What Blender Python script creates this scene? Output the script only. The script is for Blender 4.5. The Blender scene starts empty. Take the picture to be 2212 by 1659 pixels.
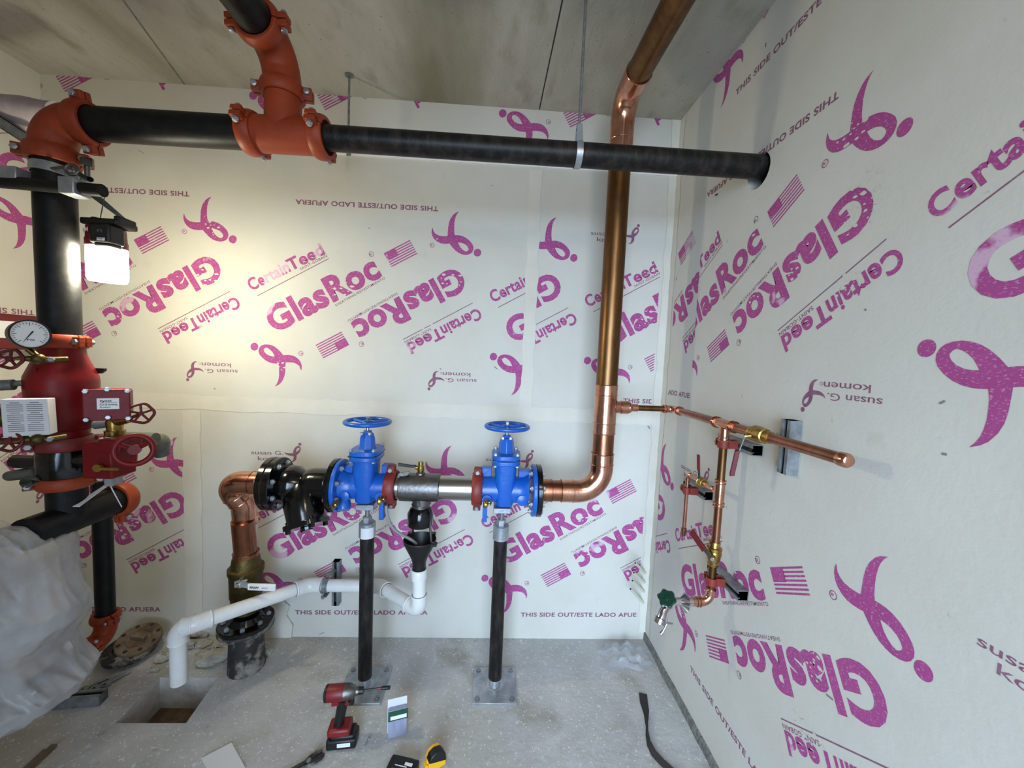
import bpy, bmesh, math, random
from mathutils import Vector as V, Matrix
random.seed(7)
SC = bpy.context.scene
COL = SC.collection
# ------------------------------------------------------------------ camera, world, lights, exposure
IW, IH = 2212, 1659
FPX, YAW, PITCH, ROLL, HC = 835.6, 0.04733, -0.07015, 0.04198, 1.73484
XR, XL, D, H, YF = 1.0098, -2.4624, 2.27, 3.1225, -1.9
def cam_axes():
    cy, sy, cp, sp = math.cos(YAW), math.sin(YAW), math.cos(PITCH), math.sin(PITCH)
    f = V((sy*cp, cy*cp, sp)); r = V((cy, -sy, 0)); u = r.cross(f)
    cr, sr = math.cos(ROLL), math.sin(ROLL)
    return cr*r+sr*u, -sr*r+cr*u, f
RT, UP, FW = cam_axes()
CAMLOC = V((0, 0, HC))
cd = bpy.data.cameras.new('camera'); cam = bpy.data.objects.new('camera', cd); COL.objects.link(cam)
cd.sensor_width = 36; cd.lens = FPX/IW*36; cd.clip_start = .02; cd.clip_end = 60
cam.matrix_world = Matrix(((RT.x, UP.x, -FW.x, 0), (RT.y, UP.y, -FW.y, 0), (RT.z, UP.z, -FW.z, HC), (0, 0, 0, 1)))
SC.camera = cam
w = bpy.data.worlds.new('overcast'); SC.world = w; w.use_nodes = True
w.node_tree.nodes['Background'].inputs[0].default_value = (.72, .86, 1, 1)
w.node_tree.nodes['Background'].inputs[1].default_value = .35
def area(name, loc, target, sx, sy, col, power, spread=math.pi):
    l = bpy.data.lights.new(name, 'AREA'); l.shape = 'RECTANGLE'; l.size = sx; l.size_y = sy; l.color = col; l.energy = power
    o = bpy.data.objects.new(name, l); COL.objects.link(o); o.location = loc
    o.rotation_euler = (V(target)-V(loc)).to_track_quat('-Z', 'Y').to_euler(); l.spread = spread
area('doorway_daylight', (-.12, YF-.13, 1.30), (.95, 1.7, .42), 1.9, 2.4, (.57, .76, 1), 94, math.radians(86))
area('warm_fill', (.45, -.9, 2.8), (.3, 2.2, 2.2), .35, .35, (1, .86, .70), 11)  # unseen warm fill, added to brighten the upper back and right walls
SC.view_settings.view_transform = 'Standard'; SC.view_settings.look = 'None'
SC.view_settings.gamma = 1; SC.view_settings.exposure = -.42; SC.view_settings.use_curve_mapping = False
SC.cycles.max_bounces = 8; SC.cycles.use_denoising = True

def P(px, py, x=None, y=None, z=None):
    "point of a world plane that the photograph shows at this pixel"
    d = RT*((px-IW/2)/FPX) - UP*((py-IH/2)/FPX) + FW
    if x is not None: t = (x-CAMLOC.x)/d.x
    elif y is not None: t = (y-CAMLOC.y)/d.y
    else: t = (z-CAMLOC.z)/d.z
    return CAMLOC + d*t

# ------------------------------------------------------------------ materials
def s2l(c):
    c = c/255
    return c/12.92 if c <= .04045 else ((c+.055)/1.055)**2.4
def rgb(c): return (s2l(c[0]), s2l(c[1]), s2l(c[2]), 1)
MATS = {}
def M(name, c, rough=.5, metal=0, var=None, bump=None, c2=None, coat=0, stretch=None):
    m = bpy.data.materials.new(name); m.use_nodes = True; n = m.node_tree.nodes; L = m.node_tree.links
    b = n['Principled BSDF']; b.inputs['Roughness'].default_value = rough; b.inputs['Metallic'].default_value = metal
    b.inputs['Base Color'].default_value = rgb(c); b.inputs['Coat Weight'].default_value = coat
    tc = n.new('ShaderNodeTexCoord'); out = tc.outputs['Object']
    if stretch:
        mp = n.new('ShaderNodeMapping'); mp.inputs['Scale'].default_value = stretch; L.new(out, mp.inputs[0]); out = mp.outputs[0]
    if var:
        t = n.new('ShaderNodeTexNoise'); t.inputs['Scale'].default_value = var[0]; t.inputs['Detail'].default_value = 6; t.inputs['Roughness'].default_value = .65
        L.new(out, t.inputs['Vector'])
        r = n.new('ShaderNodeValToRGB'); r.color_ramp.elements[0].position = var[1]; r.color_ramp.elements[1].position = var[2]
        r.color_ramp.elements[0].color = rgb(c); r.color_ramp.elements[1].color = rgb(c2)
        L.new(t.outputs['Fac'], r.inputs[0]); L.new(r.outputs[0], b.inputs['Base Color'])
    if bump:
        t2 = n.new('ShaderNodeTexNoise'); t2.inputs['Scale'].default_value = bump[0]; t2.inputs['Detail'].default_value = 8
        L.new(out, t2.inputs['Vector'])
        bp = n.new('ShaderNodeBump'); bp.inputs['Strength'].default_value = bump[1]; bp.inputs['Distance'].default_value = .01
        L.new(t2.outputs['Fac'], bp.inputs['Height']); L.new(bp.outputs[0], b.inputs['Normal'])
    MATS[name] = m
    return m
def mixin(m, scale, p0, p1, c, kind='noise', stretch=None):
    "lay another blotchy colour over a material"
    n = m.node_tree.nodes; L = m.node_tree.links; b = n['Principled BSDF']
    tc = n.new('ShaderNodeTexCoord'); out = tc.outputs['Object']
    if stretch:
        mp = n.new('ShaderNodeMapping'); mp.inputs['Scale'].default_value = stretch; L.new(out, mp.inputs[0]); out = mp.outputs[0]
    if kind == 'noise':
        t = n.new('ShaderNodeTexNoise'); t.inputs['Detail'].default_value = 5; o = t.outputs['Fac']
    else:
        t = n.new('ShaderNodeTexVoronoi'); o = t.outputs['Distance']
    t.inputs['Scale'].default_value = scale; L.new(out, t.inputs['Vector'])
    r = n.new('ShaderNodeMapRange'); r.inputs['From Min'].default_value = p0; r.inputs['From Max'].default_value = p1
    L.new(o, r.inputs['Value'])
    mx = n.new('ShaderNodeMix'); mx.data_type = 'RGBA'; mx.inputs[7].default_value = rgb(c)
    src = b.inputs['Base Color']
    if src.links: L.new(src.links[0].from_socket, mx.inputs[6])
    else: mx.inputs[6].default_value = src.default_value
    L.new(r.outputs[0], mx.inputs[0]); L.new(mx.outputs[2], src)
board = M('board_paper', (206, 203, 193), .85, 0, (3.2, .3, .75), (60, .06), (198, 194, 183))
mixin(board, 26, .72, .80, (172, 168, 158)); mixin(board, 8, .68, .85, (190, 185, 172))
tape = M('joint_tape', (214, 210, 198), .9, 0, (5, .3, .7), (40, .08), (204, 199, 186))
strip = M('white_strip', (236, 234, 230), .6)
ink = M('magenta_ink', (168, 72, 134), .8, 0, (5, .35, .7), None, (156, 62, 124))
mixin(ink, 4.2, .635, .66, (202, 166, 188))
mixin(ink, 120, .56, .72, (205, 140, 182), stretch=(1, 1, 2.2))
ink2 = M('plum_ink', (128, 78, 104), .8, 0, (40, .4, .7), None, (150, 104, 128))
faded = M('faded_ink', (198, 172, 184), .85, 0, (18, .35, .65), None, (186, 146, 170))
conc = M('ceiling_concrete', (184, 180, 168), .9, 0, (2.2, .35, .7), (55, .25), (160, 156, 142), stretch=(1.6, .5, 1))
mixin(conc, 1.3, .52, .68, (130, 124, 102), stretch=(1.2, .35, 1)); mixin(conc, 90, .66, .72, (104, 102, 94)); mixin(conc, 9, .55, .75, (146, 141, 122), stretch=(1, .45, 1))
flo = M('floor_concrete', (192, 191, 188), .85, 0, (4, .3, .72), (35, .3), (168, 167, 164))
mixin(flo, 1.1, .52, .68, (178, 170, 154)); mixin(flo, 14, .66, .80, (140, 138, 134))
mixin(flo, 3.2, .54, .70, (156, 150, 138)); mixin(flo, 38, .60, .72, (208, 208, 206))
mixin(flo, 55, .17, .08, (240, 240, 238), 'vor'); mixin(flo, 130, .14, .06, (96, 94, 90), 'vor')
soil = M('pit_soil', (112, 92, 72), .95, 0, (20, .3, .7), (40, .8), (70, 56, 44))
pitc = M('pit_concrete', (204, 200, 194), .9, 0, (7, .3, .7), (30, .4), (158, 150, 140))
curbm = M('curb_concrete', (140, 140, 132), .95, 0, (30, .3, .7), (60, .9), (92, 92, 86))
black = M('black_pipe_paint', (13, 13, 15), .46, 0, (25, .45, .8), (60, .08), (30, 29, 28), stretch=(1, 1, 1))
blackd = M('scuffed_black_pipe', (20, 19, 18), .42, 0, (14, .45, .75), (50, .1), (58, 50, 44), stretch=(2, 2, .6))
gloss = M('black_epoxy', (7, 7, 8), .16, 0, None, (14, .12), coat=.15)
rubber = M('black_plastic', (18, 18, 19), .45)
orange = M('orange_paint', (158, 62, 28), .5, 0, (9, .35, .7), (40, .12), (138, 52, 24))
oxide = M('red_oxide_paint', (128, 40, 34), .5, 0, (12, .35, .7), (50, .15), (108, 34, 30))
red = M('red_enamel', (122, 12, 18), .42, 0, (6, .35, .7), (30, .12), (100, 8, 13))
redw = M('dark_red_wheel', (92, 12, 19), .5)
blue = M('blue_epoxy', (18, 90, 176), .34, 0, (8, .35, .7), (36, .16), (10, 80, 176), coat=.15)
copper = M('copper_tube', (172, 118, 92), .3, 1, (7, .36, .68), (60, .04), (134, 88, 64), stretch=(3, 3, .7))
copperb = M('bright_copper_fitting', (218, 164, 138), .2, 1, (16, .38, .7), (40, .06), (188, 132, 106))
copperd = M('tarnished_copper', (126, 92, 60), .38, 1, (6, .36, .68), None, (98, 68, 42), stretch=(3, 3, .6))
brass = M('brass', (184, 152, 84), .3, 1, (20, .4, .7), (50, .1), (150, 118, 58))
brassd = M('dull_bronze', (104, 90, 58), .5, 1, (16, .35, .7), (60, .3), (84, 72, 40))
steel = M('stainless_steel', (178, 174, 168), .26, 1, None, (30, .03))
steeld = M('grey_cast_steel', (124, 120, 118), .42, 1, (18, .4, .7), (60, .15), (104, 100, 98))
zinc = M('zinc_plate', (186, 190, 194), .36, .65, (14, .35, .7), (50, .1), (140, 146, 152))
galv = M('galvanised_steel', (150, 154, 156), .45, .55, (24, .35, .7), (60, .1), (104, 110, 112))
greyp = M('grey_green_pipe', (104, 104, 94), .5, .2, (10, .4, .7), None, (80, 80, 70))
chrome = M('chrome', (214, 214, 212), .12, 1)
pvc = M('white_pvc', (226, 226, 224), .3, 0, (8, .4, .7), None, (214, 213, 208))
white = M('white_card', (214, 214, 216), .7)
whitel = M('white_vinyl', (232, 232, 230), .5)
dark = M('dark_print', (36, 36, 40), .7)
greyt = M('grey_print', (128, 128, 134), .8)
rust = M('rusty_iron', (128, 110, 90), .85, 0, (14, .35, .7), (50, .6), (84, 64, 48))
castd = M('dirty_cast_iron', (44, 42, 42), .6, .1, (10, .48, .6), (40, .5), (138, 132, 124))
debris = M('plaster_debris', (190, 186, 176), .95, 0, (20, .3, .7), (50, .7), (142, 136, 124))
green = M('green_enamel', (2, 48, 34), .28, 0, coat=.3)
greenp = M('green_card', (22, 78, 54), .5)
yellow = M('yellow_plastic', (236, 178, 30), .4)
toolred = M('tool_red', (128, 24, 28), .45, 0, (14, .4, .7), None, (98, 18, 22))
web = M('dark_webbing', (52, 46, 44), .9, 0, None, (300, .4))
tubem = M('cream_plastic_tube', (208, 206, 186), .4)
wrapm = M('white_wrap', (206, 196, 198), .8, 0, (9, .3, .7), (30, .4), (176, 160, 170))
vinyl = M('clear_vinyl_hose', (142, 140, 136), .3)
def filmmat(name, c, alpha, rough):
    m = M(name, c, rough, 0, None, (26, .35)); n = m.node_tree.nodes; L = m.node_tree.links
    b = n['Principled BSDF']; o = [q for q in n if q.type == 'OUTPUT_MATERIAL'][0]
    t = n.new('ShaderNodeBsdfTranslucent'); t.inputs[0].default_value = rgb(c)
    m1 = n.new('ShaderNodeMixShader'); m1.inputs[0].default_value = .3; L.new(b.outputs[0], m1.inputs[1]); L.new(t.outputs[0], m1.inputs[2])
    tr = n.new('ShaderNodeBsdfTransparent')
    nz = n.new('ShaderNodeTexNoise'); nz.inputs['Scale'].default_value = 5; nz.inputs['Detail'].default_value = 5
    tc = n.new('ShaderNodeTexCoord'); L.new(tc.outputs['Object'], nz.inputs['Vector'])
    mr = n.new('ShaderNodeMapRange'); mr.inputs['From Min'].default_value = .35; mr.inputs['From Max'].default_value = .65
    mr.inputs['To Min'].default_value = alpha[0]; mr.inputs['To Max'].default_value = alpha[1]; L.new(nz.outputs['Fac'], mr.inputs['Value'])
    m2 = n.new('ShaderNodeMixShader'); L.new(mr.outputs[0], m2.inputs[0]); L.new(tr.outputs[0], m2.inputs[1]); L.new(m1.outputs[0], m2.inputs[2])
    L.new(m2.outputs[0], o.inputs[0])
    return m
film = filmmat('milky_plastic_sheet', (196, 196, 198), (.42, .88), .3)
for m_, k_ in ((black, .25), (blackd, .25), (red, .3), (orange, .35)): m_.node_tree.nodes['Principled BSDF'].inputs['Specular IOR Level'].default_value = k_
clear = filmmat('clear_plastic_film', (206, 208, 214), (.12, .45), .12)
blister = filmmat('clear_blister', (190, 196, 222), (.55, .75), .2)
glow = bpy.data.materials.new('lit_diffuser'); glow.use_nodes = True
_b = glow.node_tree.nodes['Principled BSDF']; _b.inputs['Emission Color'].default_value = (1, .94, .70, 1); _b.inputs['Emission Strength'].default_value = 205
_b.inputs['Base Color'].default_value = (.9, .9, .86, 1)

# ------------------------------------------------------------------ mesh builder
def frame(ax):
    ax = V(ax).normalized(); ref = V((0, 0, 1)) if abs(ax.z) < .9 else V((0, 1, 0))
    a = ref.cross(ax).normalized(); return ax, a, ax.cross(a)
class MB:
    def __init__(s): s.bm = bmesh.new(); s.mi = 0
    def face(s, vs):
        try: f = s.bm.faces.new(vs); f.material_index = s.mi; return f
        except ValueError: return None
    def rings(s, rs, close=True, cap=True, loop=False):
        n = len(rs[0]); vv = [[s.bm.verts.new(p) for p in r] for r in rs]
        m = len(vv)
        for i in range(m if loop else m-1):
            A, B = vv[i], vv[(i+1) % m]
            for j in range(n if close else n-1):
                k = (j+1) % n; s.face((A[j], A[k], B[k], B[j]))
        if cap and not loop: s.face(vv[0][::-1]); s.face(vv[-1])
        return s
    def lathe(s, o, ax, prof, n=28, cap=True, ref=None):
        ax, a, b = frame(ax); o = V(o); rs = []
        for t, r in prof:
            r = max(r, 1e-5)
            rs.append([o+ax*t+(a*math.cos(q)+b*math.sin(q))*r for q in [2*math.pi*k/n for k in range(n)]])
        return s.rings(rs, cap=cap)
    def cyl(s, p, q, r, r2=None, n=24):
        p, q = V(p), V(q); l = (q-p).length
        return s.lathe(p, q-p, [(0, r), (l, r if r2 is None else r2)], n)
    def pipe_end(s, p, q, r, ri, n=24):
        "tube open at q, hollow"
        p, q = V(p), V(q); l = (q-p).length
        return s.lathe(p, q-p, [(0, r), (l, r), (l, ri), (l-.06, ri)], n)
    def tube(s, pts, r, n=14, loop=False, rf=None):
        pts = [V(p) for p in pts]; m = len(pts); T = []
        for i in range(m):
            if loop: t = pts[(i+1) % m]-pts[i-1]
            else: t = pts[min(i+1, m-1)]-pts[max(i-1, 0)]
            T.append(t.normalized())
        _, a, _ = frame(T[0]); rs = []
        for i in range(m):
            a = (a-T[i]*a.dot(T[i])).normalized(); b = T[i].cross(a); rr = r if rf is None else rf[i]
            rs.append([pts[i]+(a*math.cos(q)+b*math.sin(q))*rr for q in [2*math.pi*k/n for k in range(n)]])
        return s.rings(rs, loop=loop)
    def box(s, c, size, R=None):
        c = V(c); h = V(size)*.5; vs = []
        for x in (-1, 1):
            for y in (-1, 1):
                for z in (-1, 1):
                    d = V((x*h.x, y*h.y, z*h.z))
                    if R is not None: d = R @ d
                    vs.append(s.bm.verts.new(c+d))
        for f in ((0, 1, 3, 2), (4, 6, 7, 5), (0, 4, 5, 1), (2, 3, 7, 6), (0, 2, 6, 4), (1, 5, 7, 3)): s.face([vs[i] for i in f])
        return s
    def prism(s, pts, vec):
        pts = [V(p) for p in pts]; vec = V(vec)
        return s.rings([pts, [p+vec for p in pts]])
    def hexn(s, p, ax, r, h):
        ax = V(ax).normalized(); return s.lathe(V(p), ax, [(0, r), (h*.85, r), (h, r*.82)], 6)
    def bolt(s, p, ax, l, r=.006):
        "hex head, shank and nut along ax, centred on p"
        p = V(p); ax = V(ax).normalized()
        s.cyl(p-ax*(l/2+r*1.2), p+ax*(l/2+r*2.2), r, n=12)
        s.hexn(p-ax*l/2, -ax, r*1.75, r*1.4); s.hexn(p+ax*l/2, ax, r*1.75, r*1.6); return s
    def ball(s, c, r, sc=(1, 1, 1), n=16, m=10, R=None):
        c = V(c); rs = []
        for i in range(m+1):
            t = math.pi*i/m; rr = max(math.sin(t), 1e-3)
            ring = []
            for k in range(n):
                q = 2*math.pi*k/n; d = V((rr*math.cos(q)*sc[0], rr*math.sin(q)*sc[1], -math.cos(t)*sc[2]))*r
                ring.append(c+((R @ d) if R is not None else d))
            rs.append(ring)
        return s.rings(rs)
    def torus(s, c, ax, R, r, n=40, m=12):
        ax, a, b = frame(ax); c = V(c)
        return s.tube([c+(a*math.cos(q)+b*math.sin(q))*R for q in [2*math.pi*k/n for k in range(n)]], r, m, loop=True)
    def arcsweep(s, c, ax, up, prof, a0, a1, n=20):
        "closed (t,r) outline swept round ax from angle a0 to a1, angle 0 at up"
        ax = V(ax).normalized(); up = V(up).normalized(); sd = ax.cross(up); c = V(c); rs = []
        for i in range(n+1):
            q = a0+(a1-a0)*i/n; d = up*math.cos(q)+sd*math.sin(q)
            rs.append([c+ax*t+d*r for t, r in prof])
        return s.rings(rs)
    def wheel(s, c, ax, R, r, spokes=3, hub=.018, dish=0, sr=.006, lobes=0):
        ax, a, b = frame(ax); c = V(c)
        pts = []
        for k in range(48):
            q = 2*math.pi*k/48; rr = R*(1+.05*math.cos(lobes*q)) if lobes else R
            pts.append(c+(a*math.cos(q)+b*math.sin(q))*rr)
        s.tube(pts, r, 10, loop=True)
        s.lathe(c-ax*(hub*.7+dish), ax, [(0, hub), (hub*1.5, hub)], 14)
        for k in range(spokes):
            q = 2*math.pi*(k+.25)/spokes; d = a*math.cos(q)+b*math.sin(q)
            s.tube([c-ax*dish+d*hub*.8, c-ax*dish*.5+d*R*.55, c+d*(R-.3*r)], sr, 8)
        return s
    def build(s, name, mats, parent=None, bevel=0, smooth=38, loc=None):
        me = bpy.data.meshes.new(name)
        bmesh.ops.recalc_face_normals(s.bm, faces=s.bm.faces[:])
        root = parent
        while root is not None and root.parent is not None: root = root.parent
        off = V(loc) if loc is not None else (V(root.location) if root is not None else V((0, 0, 0)))
        s.bm.transform(Matrix.Translation(-off)); s.bm.to_mesh(me); s.bm.free()
        for m in (mats if isinstance(mats, (list, tuple)) else [mats]): me.materials.append(m)
        me.polygons.foreach_set('use_smooth', [True]*len(me.polygons)); me.set_sharp_from_angle(angle=math.radians(smooth))
        o = bpy.data.objects.new(name, me); COL.objects.link(o)
        if parent is not None: o.parent = parent
        elif loc is not None: o.location = loc
        if bevel:
            bv = o.modifiers.new('edge', 'BEVEL'); bv.width = bevel; bv.segments = 2; bv.limit_method = 'ANGLE'; bv.angle_limit = math.radians(40)
        return o
def tag(o, label, cat, group=None, kind=None):
    o['label'] = label; o['category'] = cat
    if group: o['group'] = group
    if kind: o['kind'] = kind
    return o
def thing(name, label, cat, loc, group=None):
    o = bpy.data.objects.new(name, None); COL.objects.link(o); o.location = loc; o.empty_display_size = .05
    return tag(o, label, cat, group)
def bend(c, din, dout, R, n=10):
    "arc of a bend whose two legs meet at c"
    din, dout, c = V(din).normalized(), V(dout).normalized(), V(c)
    th = din.angle(dout); k = R*math.tan(th/2); p = c-din*k; nrm = (dout-din*dout.dot(din)).normalized(); o = p+nrm*R
    return [o-nrm*R*math.cos(th*i/n)+din*R*math.sin(th*i/n) for i in range(n+1)]
def copy_tree(o, parent=None):
    c = o.copy(); COL.objects.link(c); c.parent = parent
    for ch in list(o.children): copy_tree(ch, c)
    return c

# ------------------------------------------------------------------ flat shapes: lettering and marks
def fill2d(splines, extrude=0):
    cu = bpy.data.curves.new('shape', 'CURVE'); cu.dimensions = '2D'; cu.fill_mode = 'BOTH'; cu.extrude = extrude
    for pts in splines:
        sp = cu.splines.new('POLY'); sp.points.add(len(pts)-1); sp.use_cyclic_u = True
        for q, p in zip(sp.points, pts): q.co = (p[0], p[1], 0, 1)
    o = bpy.data.objects.new('shape', cu); me = bpy.data.meshes.new_from_object(o)
    vs = [v.co.copy() for v in me.vertices]; fs = [tuple(p.vertices) for p in me.polygons]
    bpy.data.objects.remove(o); bpy.data.curves.remove(cu); bpy.data.meshes.remove(me)
    return vs, fs
_TC = {}
def glyphs(st, bold=0, sp=1.0):
    k = (st, bold, sp)
    if k not in _TC:
        cu = bpy.data.curves.new('text', 'FONT'); cu.body = st; cu.offset = bold; cu.resolution_u = 4; cu.space_character = sp
        o = bpy.data.objects.new('text', cu); me = bpy.data.meshes.new_from_object(o)
        vs = [v.co.copy() for v in me.vertices]; fs = [tuple(p.vertices) for p in me.polygons]
        bpy.data.objects.remove(o); bpy.data.curves.remove(cu); bpy.data.meshes.remove(me)
        x0 = min(v.x for v in vs); x1 = max(v.x for v in vs)
        _TC[k] = ([(v.x-x0, v.y) for v in vs], fs, x1-x0)
    return _TC[k]
CAPH = .73
def text2d(st, a, b, cap, bold=0, sp=1.0, flip=1):
    "lettering on the 2D baseline a-b; cap height in the same units"
    vs, fs, wd = glyphs(st, bold, sp); a, b = V((a[0], a[1])), V((b[0], b[1])); u = (b-a); L = u.length; u = u/L; n = V((-u.y, u.x))*flip
    return [a+u*(x*L/wd)+n*(y*cap/CAPH) for x, y in vs], fs
def circ(c, r, n=28): return [(c[0]+r*math.cos(2*math.pi*k/n), c[1]+r*math.sin(2*math.pi*k/n)) for k in range(n)]
def put_text(mb, st, o, u, n, wd, cap, bold=0, lift=.0006):
    "lettering laid on a surface: o = start of the baseline, u = reading direction, n = up of the letters"
    u, n = V(u).normalized(), V(n).normalized(); k = u.cross(n); vs, fs, w0 = glyphs(st, bold)
    vv = [mb.bm.verts.new(V(o)+u*(x*wd/w0)+n*(y*cap/CAPH)+k*lift) for x, y in vs]
    for f in fs: mb.face([vv[i] for i in f])
# ------------------------------------------------------------------ the printed pattern of the sheathing boards (board coordinates in metres)
def B2(px, py): p = P(px, py, y=D); return (p.x, p.z)
def Z(a, b): return B2(500+a/3.457, 380+b/3.457)
def Z2(a, b): return B2(520+a/11.06, 720+b/11.06)
def Z3(a, b): return B2(880+a/11.06, 780+b/11.06)
ZM = .000735                                             # metres per unit of Z
CEN = V((-.7435, 2.026))
PIECES = []                                              # (verts, faces, ink slot)
def piece(vf, slot): PIECES.append(([V((v[0], v[1])) for v in vf[0]], vf[1], slot))
ca, cb = V(Z(150, 858)), V(Z(702, 580))
piece(text2d('Certain', ca, ca.lerp(cb, .535), 92*ZM, .03, 1.05), 1)
piece(text2d('Teed', ca.lerp(cb, .53), cb, 92*ZM, .03, 1.05), 1)
piece(text2d('SAINT-GOBAIN', Z(518, 706), Z(718, 603), 21*ZM, .008, 1.08), 2)
piece(fill2d([[Z(193, 893), Z(727, 614), Z(729, 619), Z(195, 898)]]), 2)
piece(text2d('GlasRoc', Z(322, 1172), Z(1124, 742), 192*ZM, .042, 1.07), 1)
rc = Z(1045, 584)
piece(fill2d([circ(rc, 20*ZM), circ(rc, 16.5*ZM)]), 2)
piece(text2d('R', Z(1038, 599), Z(1055, 590), 19*ZM, .01), 2)
piece(text2d('SHEATHING/REVESTIMIENTO', Z(780, 976), Z(1149, 769), 19*ZM, .008, 1.12), 2)
fa, fb, fc, fd = [V(Z(*q)) for q in ((1137, 578), (1333, 478), (1390, 582), (1195, 683))]
def fl(u, v): return fa.lerp(fb, u).lerp(fd.lerp(fc, u), v)
piece(fill2d([[fl(0, 0), fl(.41, 0), fl(.41, .55), fl(0, .55)]]), 1)
for k in range(7):
    v0 = k*.1525; u0 = .40 if k < 4 else 0
    piece(fill2d([[fl(u0, v0), fl(1, v0), fl(1, v0+.072), fl(u0, v0+.072)]]), 1)
RIB = [(1020,525),(1080,518),(1160,518),(1240,530),(1320,565),(1390,625),(1435,690),(1458,770),(1458,840),(1440,892),(1428,850),(1410,800),(1370,755),(1320,722),(1250,702),(1180,693),(1110,695),(1072,700),(1069,800),(1062,920),(1045,1020),(1010,1110),(950,1195),(890,1240),(810,1270),(850,1225),(885,1160),(905,1090),(918,1000),(920,900),(915,800),(900,722),(830,722),(770,717),(690,695),(600,650),(520,585),(455,510),(430,445),(430,385),(455,330),(500,290),(560,268),(640,262),(720,278),(800,312),(880,370),(950,440),(1000,500)]
HOLE = [(550,385),(575,355),(605,340),(660,360),(710,395),(760,450),(795,510),(815,550),(760,550),(690,535),(620,500),(575,455),(552,415)]
def ribbon(tr): return fill2d([[tr(*p) for p in RIB], [tr(*p) for p in HOLE], [tr(*p) for p in circ((328, 318), 93)]])
piece(ribbon(Z2), 1)
rc = Z2(1440, 482)
piece(fill2d([circ(rc, .0135), circ(rc, .0108)]), 1)
piece(text2d('R', Z2(1478, 500), Z2(1478, 458), .011, .02), 1)
half = list(PIECES)
def rot(v): return CEN*2-v
for vs, fs, sl in half: PIECES.append(([rot(v) for v in vs], fs, sl))
MAIN = list(PIECES); PIECES.clear()
TSO = 'THIS SIDE OUT/ESTE LADO AFUERA'
piece(text2d(TSO, Z(1545, 230), Z(478, 176), 36*ZM, .03, 1.08), 2)
def zsm(a, b):                                           # the small ribbon is the big one turned and shrunk
    q = math.radians(-88); x, y = a-970, b-620
    return Z3(640+.384*(x*math.cos(q)-y*math.sin(q)), 420+.384*(x*math.sin(q)+y*math.cos(q)))
piece(ribbon(zsm), 2)
piece(text2d('susan G.', Z3(1655, 434), Z3(915, 408), 105/11.06*ZM*3.457, .004), 2)
piece(text2d('komen', Z3(1508, 287), Z3(846, 262), 108/11.06*ZM*3.457, .004), 2)
rc = Z3(805, 290); piece(fill2d([circ(rc, .006), circ(rc, .0045)]), 2)
EDGE = list(PIECES)
EDGER = [([rot(v) for v in vs], fs, sl) for vs, fs, sl in EDGE]

def stamp(mb, plane, pieces, aff, clip, depth=.0006):
    "aff: (ax, bx, az, bz) board -> wall coordinates; clip: (u0, u1, z0, z1)"
    ax, bx, az, bz = aff; u0, u1, z0, z1 = clip
    for vs, fs, sl in pieces:
        pts = [(v.x*ax+bx, v.y*az+bz) for v in vs]
        us = [p[0] for p in pts]; zs = [p[1] for p in pts]
        if max(us) < u0 or min(us) > u1 or max(zs) < z0 or min(zs) > z1: continue
        t = bmesh.new(); vv = [t.verts.new((p[0], p[1], 0)) for p in pts]
        for f in fs:
            try: t.faces.new([vv[i] for i in f])
            except ValueError: pass
        for co, no in (((u0, 0, 0), (-1, 0, 0)), ((u1, 0, 0), (1, 0, 0)), ((0, z0, 0), (0, -1, 0)), ((0, z1, 0), (0, 1, 0))):
            bmesh.ops.bisect_plane(t, geom=t.verts[:]+t.edges[:]+t.faces[:], plane_co=co, plane_no=no, clear_outer=True)
        mp = {v: mb.bm.verts.new(plane(v.co.x, v.co.y, depth)) for v in t.verts}
        mb.mi = sl
        for f in t.faces: mb.face([mp[v] for v in f.verts])
        t.free()
    mb.mi = 0
def rough_quad(mb, plane, u0, u1, z0, z1, slot, depth=.002, wob=.006, seed=0):
    r = random.Random(seed); n = max(2, int((z1-z0)/.05)); m = max(2, int((u1-u0)/.05)); pts = []
    for i in range(m): pts.append((u0+(u1-u0)*i/m, z0+r.uniform(-wob, wob)))
    for i in range(n): pts.append((u1+r.uniform(-wob, wob), z0+(z1-z0)*i/n))
    for i in range(m): pts.append((u1-(u1-u0)*i/m, z1+r.uniform(-wob, wob)))
    for i in range(n): pts.append((u0+r.uniform(-wob, wob), z1-(z1-z0)*i/n))
    mb.mi = slot; mb.face([mb.bm.verts.new(plane(a, b, depth)) for a, b in pts]); mb.mi = 0
def blob(mb, plane, c, ru, rz, ang, slot, seed, depth=.002):
    r = random.Random(seed); pts = []
    for k in range(22):
        q = 2*math.pi*k/22; f = 1+r.uniform(-.16, .16); x, y = ru*f*math.cos(q), rz*f*math.sin(q)
        pts.append((c[0]+x*math.cos(ang)-y*math.sin(ang), c[1]+x*math.sin(ang)+y*math.cos(ang)))
    mb.mi = slot; mb.face([mb.bm.verts.new(plane(a, b, depth)) for a, b in pts]); mb.mi = 0
INK = [board, ink, ink2, tape, dark, greyt]
def mark(mb, plane, a, b, wd, slot, depth=.0008):
    "short scuff or staple between two wall points"
    a, b = V(a), V(b); n = V((-(b-a).y, (b-a).x)).normalized()*wd/2; mb.mi = slot
    mb.face([mb.bm.verts.new(plane(p.x, p.y, depth)) for p in (a-n, b-n, b+n, a+n)]); mb.mi = 0

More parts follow.
